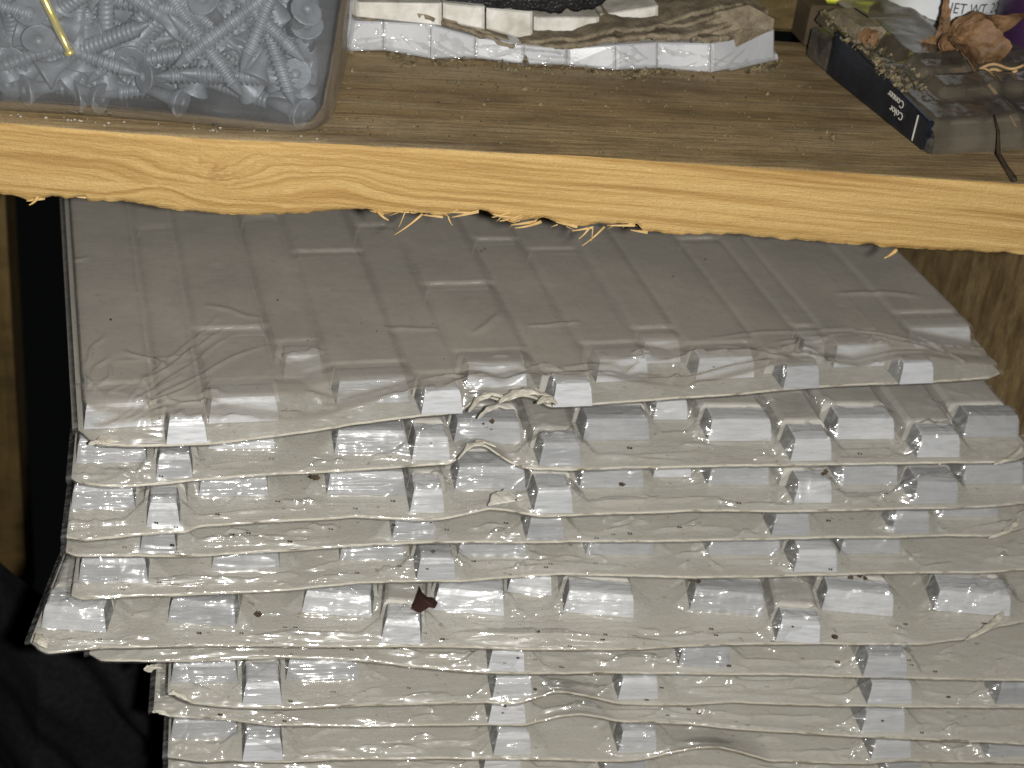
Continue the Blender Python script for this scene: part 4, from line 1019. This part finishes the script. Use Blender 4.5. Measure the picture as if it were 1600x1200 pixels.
# ------------------------------------------------------------------ dried leaf, twigs, cans behind
M_leaf = mat_simple('dry_brown_leaf', (.06, .032, .014), (.22, .125, .06), 120, .6, .6, .0008, .35)
M_stem = mat_simple('dry_stem', (.30, .19, .085), (.42, .29, .14), 200, .7)
leaf = empty('dried_leaf', atY(1535, 140, .47)); tag(leaf, 'curled dry brown leaf with stem lying on the dusty package', 'leaf')
def blade(pts, widths, Yc, curl, seed, name='blade'):
    L = np.array([atY(x, y, Yc + dy) for x, y, dy in pts]); n = 40
    s = np.linspace(0, 1, n); d = np.linspace(0, 1, len(L))
    c = np.stack([np.interp(s, d, L[:, k]) for k in range(3)], 1)
    for _ in range(4): c[1:-1] = (c[:-2] + c[2:] + 2 * c[1:-1]) / 4
    wd = np.interp(s, np.linspace(0, 1, len(widths)), widths)
    t = np.gradient(c, axis=0); t /= np.linalg.norm(t, axis=1)[:, None]
    view = np.array([0, -.8, .6]); sd_ = np.cross(t, view); sd_ /= np.linalg.norm(sd_, axis=1)[:, None]; nn = np.cross(sd_, t)
    q = np.linspace(-1, 1, 22)
    cw = wd[:, None] * (1 + .25 * fbm(s[:, None] * 9, q[None] * 0 + np.sign(q)[None] * 4, seed))
    P = c[:, None] + sd_[:, None] * (q[None, :, None] * cw[..., None]) + nn[:, None] * ((curl * (q[None] ** 2) * cw + .0012 * fbm(s[:, None] * 9, q[None] * 3, seed + 2) + .0004 * np.abs(np.sin(q[None] * 9 + s[:, None] * 14)))[..., None])
    P2 = P - nn[:, None] * .00035
    return adopt(grid_obj(name, np.concatenate([P, P2[:, ::-1]], 1), M_leaf), leaf)
blade([(1480, 62, 0), (1500, 44, -.004), (1530, 34, -.006), (1560, 40, -.004), (1602, 22, 0)], [.001, .0035, .005, .0035, .0008], .475, -.5, 3)
blade([(1490, 56, 0), (1515, 66, -.006), (1535, 90, -.01), (1530, 120, -.006)], [.003, .007, .008, .002], .468, .6, 7)
blade([(1500, 60, .004), (1478, 75, 0), (1482, 98, -.004), (1508, 126, -.006)], [.002, .004, .004, .001], .466, .7, 11)
blade([(1478, -4, .004), (1476, 30, 0), (1466, 64, 0)], [.0006, .0018, .0022], .474, .4, 13)
blade([(1462, 66, 0), (1440, 76, 0), (1412, 84, 0)], [.0022, .002, .0005], .472, .5, 17)
blade([(1372, 60, 0), (1352, 64, -.003), (1362, 72, 0), (1410, 78, 0)], [.001, .004, .004, .001], .478, .6, 19)
sp = np.linspace(0, 1, 14)[:, None]
adopt(tube('stem', atY(1522, 112, .452) * (1 - sp) + atY(1592, 208, .430) * sp + np.array([0, 0, .002]) * np.sin(sp * 3.1), .0008 - .0004 * sp[:, 0], M_stem, seg=6), leaf)
for a, b in [((1530, 108), (1600, 100)), ((1535, 116), (1590, 108)), ((1530, 112), (1560, 118))]:
    adopt(tube('stem', atY(*a, .456) * (1 - sp) + atY(*b, .452) * sp + np.array([0, 0, .0012]) * np.sin(sp * 6), .0005, M_stem, seg=5), leaf)
M_twig = mat_simple('dark_twig', (.02, .014, .008), (.05, .034, .018), 300, .7)
tw = np.array([atY(1553, 180, .425), atY(1560, 205, .419), atZ(1560, 240, Z_SHELF + .0035), atZ(1572, 262, Z_SHELF + .0012), atZ(1584, 280, Z_SHELF + .0012), atZ(1587, 284, Z_SHELF + .001)])
tag(tube('twig', tw, [.0003, .0005, .0007, .0008, .0011, .0002], M_twig, seg=6), 'thin dark twig reaching down over the shelf at far right', 'twig')

M_label = mat_simple('white_can_label', (.55, .57, .58), (.62, .64, .65), 80, .5, .1, .0003)
M_ink = mat_simple('black_ink', (.02, .02, .022), (.035, .035, .038), 300, .6)
M_purple = mat_simple('dark_purple_plastic', (.010, .006, .016), (.035, .014, .045), 60, .35)
def can(name, px0, px1, ybase, Y, h_, mat, label, cat):
    a = atY(px0, ybase, Y); b = atY(px1, ybase, Y); c = (a + b) / 2; r = np.linalg.norm(b - a) / 2; z0 = Z_SHELF + .0006
    prof = [(r * .85, z0), (r * .97, z0 + .0015), (r, z0 + .004), (r, z0 + h_ - .008), (r * .97, z0 + h_ - .004), (r * .7, z0 + h_), (.001, z0 + h_ + .001)]
    an = np.linspace(0, 2 * np.pi, 48, endpoint=False)
    P = np.array([[(c[0] + q * math.cos(t), c[1] + r + q * math.sin(t), z_) for q, z_ in prof] for t in an])
    root = empty(name, (c[0], c[1] + r, z0)); tag(root, label, cat)
    bd = adopt(grid_obj('body', P, mat, close_u=True), root); return bd, c, r
canister, cc, cr = can('canister', 1420, 1590, 30, .4905, .075, M_label, 'white canister printed with net weight behind the dried leaf', 'canister')
tA = atY(1474, 20, .4905); tB = atY(1568, 26, .4905)
me = text_mesh('label_print', 'NET WT. 20', 1.0, M_ink)
co = np.zeros(len(me.vertices) * 3); me.vertices.foreach_get('co', co); co = co.reshape(-1, 3)
wd = co[:, 0].max(); sc = np.linalg.norm(tB - tA) / wd
xa = tA[0] + co[:, 0] * sc * (tB - tA)[0] / np.linalg.norm(tB - tA)
za = tA[2] + co[:, 0] * sc * (tB - tA)[2] / np.linalg.norm(tB - tA) + co[:, 1] * sc * 1.25
ya = cc[1] + cr - np.sqrt(np.maximum((cr + .0002) ** 2 - (xa - cc[0]) ** 2, 1e-9)) - co[:, 2] * .5
me.vertices.foreach_set('co', np.stack([xa, ya, za], 1).ravel()); me.update()
ot = bpy.data.objects.new('label_print', me); scene.collection.objects.link(ot); ot.parent = canister
can('bottle', 1590, 1720, 60, .470, .075, M_purple, 'dark purple bottle cut off by the right edge of the picture', 'bottle')
M_yel = mat_simple('yellow_green_packet', (.45, .50, .04), (.60, .62, .08), 200, .4)
pa0 = atY(1290, 6, yb0 - .012); pb0 = atY(1368, 4, yb0 - .012)
pk_ = slab('yellow_packet', pa0[0], pb0[0], yb0 - .012, yb0 - .003, pa0[2], pa0[2] + .03, M_yel, .001)
tag(pk_, 'yellow green packet just showing at the top edge behind the flat package', 'packet')
hold = slab('brown_box', pa0[0] - .006, pb0[0] + .03, yb0 - .0145, yb0 - .001, Z_SHELF + .0006, pa0[2] - .0002, mat_simple('dull_brown_box', (.05, .035, .018), (.09, .065, .035), 60, .8), .001)
tag(hold, 'dull dark brown box under the yellow packet at the back', 'box')

# ------------------------------------------------------------------ crumbs, scraps
fv, ff = [], []
for i in range(1500):
    x = rng.uniform(545, 1220)
    if vnoise(x / 22.0, 0.0, 5) + .5 * vnoise(x / 7.0, 0.0, 6) < rng.uniform(-.5, .6): continue
    yb_ = np.interp(x, [q[0] for q in zbm], [q[1] for q in zbm]) + abs(rng.normal(0, 8)) + 1
    r_ = rng.uniform(.00015, .0007) * (1 if rng.random() < .9 else 2.2); clod(atZ(x, yb_, Z_SHELF + r_ * .5), r_, fv, ff)
for i in range(420):
    x = rng.uniform(520, 1400); y = rng.uniform(95, 0.045 * x + 190)
    if x > 1240 and y < (x - 1240) * .85 + 110: continue
    r_ = rng.uniform(.00012, .0005) * (1 if rng.random() < .93 else 2.0); clod(atZ(x, y, Z_SHELF + r_ * .5), r_, fv, ff)
for x, y, r_ in [(1302, 217, .0014), (716, 132, .0012), (700, 128, .0009), (776, 136, .0010), (840, 142, .0009), (820, 140, .0011), (500, 204, .0008), (507, 203, .0009), (545, 138, .0010), (940, 238, .0010), (820, 98, .0022), (1040, 166, .001)]:
    clod(atZ(x, y, Z_SHELF + r_ * .4), r_, fv, ff)
pv, pf = [], []
for i in range(34):
    x = rng.uniform(0, 500) if rng.random() < .5 else rng.choice([110, 150, 170, 210, 330, 400]) + rng.normal(0, 14); y = 181 + x * .070 + rng.normal(-2, 2.5); r_ = rng.uniform(.00015, .0006)
    clod(plane_hit(x, y, FRz - fpn * .0008, fpn) if y < 176 + x * .07 else atZ(x, y, Z_SHELF + r_ * .6), r_, pv, pf)
tag(mesh_obj('pale_dust', pv, pf, mat_simple('pale_plaster_dust', (.24, .22, .18), (.40, .38, .32), 300, .9)), 'pale dust grains along the foot of the screw tub', 'dust', kind='stuff')
tag(mesh_obj('crumbs', fv, ff, M_dirt), 'brown crumbs and droppings scattered over the shelf top', 'crumbs', kind='stuff')
M_speck = mat_simple('dark_specks', (.03, .02, .012), (.09, .06, .03), 400, .9)
fv, ff = [], []
for i in range(150):
    k = int(rng.integers(0, 9)); e = [e1, e2, e3, e4, e5, e6, e7, e8, e9][k]
    x = rng.uniform(150 if k < 6 else 320, 1540); y = np.interp(x, [q[0] for q in e], [q[1] for q in e]) - rng.uniform(3, 30 if k else 250)
    r_ = rng.uniform(.00015, .0006); clod(atZ(x, y, zk[k] + .0082), r_, fv, ff)
for x, y, k in [(770, 658, 1), (973, 757, 2), (1330, 902, 5), (1345, 900, 5), (1352, 904, 5), (1080, 905, 5), (1090, 908, 5), (1285, 740, 2), (1290, 737, 2), (677, 862, 4), (400, 906, 5), (405, 960, 5), (490, 745, 2), (495, 747, 2), (1306, 995, 5)]:
    clod(atZ(x, y, zk[k] + .0078), .0011, fv, ff)
tag(mesh_obj('dirt_specks', fv, ff, M_speck), 'dark dirt specks sprinkled on the wrapped tile packs', 'dirt', kind='stuff')
# dark leaf scrap on the jutting pack
sc_ = [(655, 915), (660, 926), (668, 933), (676, 933), (684, 941), (680, 949), (671, 947), (662, 953), (655, 957), (642, 950), (648, 936)]
zz = zk[5] + .0083; rs = [atZ(x, y, zz) for x, y in sc_]; c0 = np.mean(rs, 0) + np.array([0, 0, .0008]); k = len(rs)
V = [c0] + rs + [p - np.array([0, 0, .0004]) for p in rs]
Fc = [(0, 1 + i, 1 + (i + 1) % k) for i in range(k)] + [(1 + i, 1 + k + i, 1 + k + (i + 1) % k, 1 + (i + 1) % k) for i in range(k)] + [tuple(1 + k + i for i in range(k))[::-1]]
tag(mesh_obj('leaf_scrap', V, Fc, mat_simple('dark_red_leaf', (.020, .006, .004), (.035, .012, .008), 300, .6)), 'dark red-brown leaf scrap on the furthest jutting tile pack', 'leaf scrap')
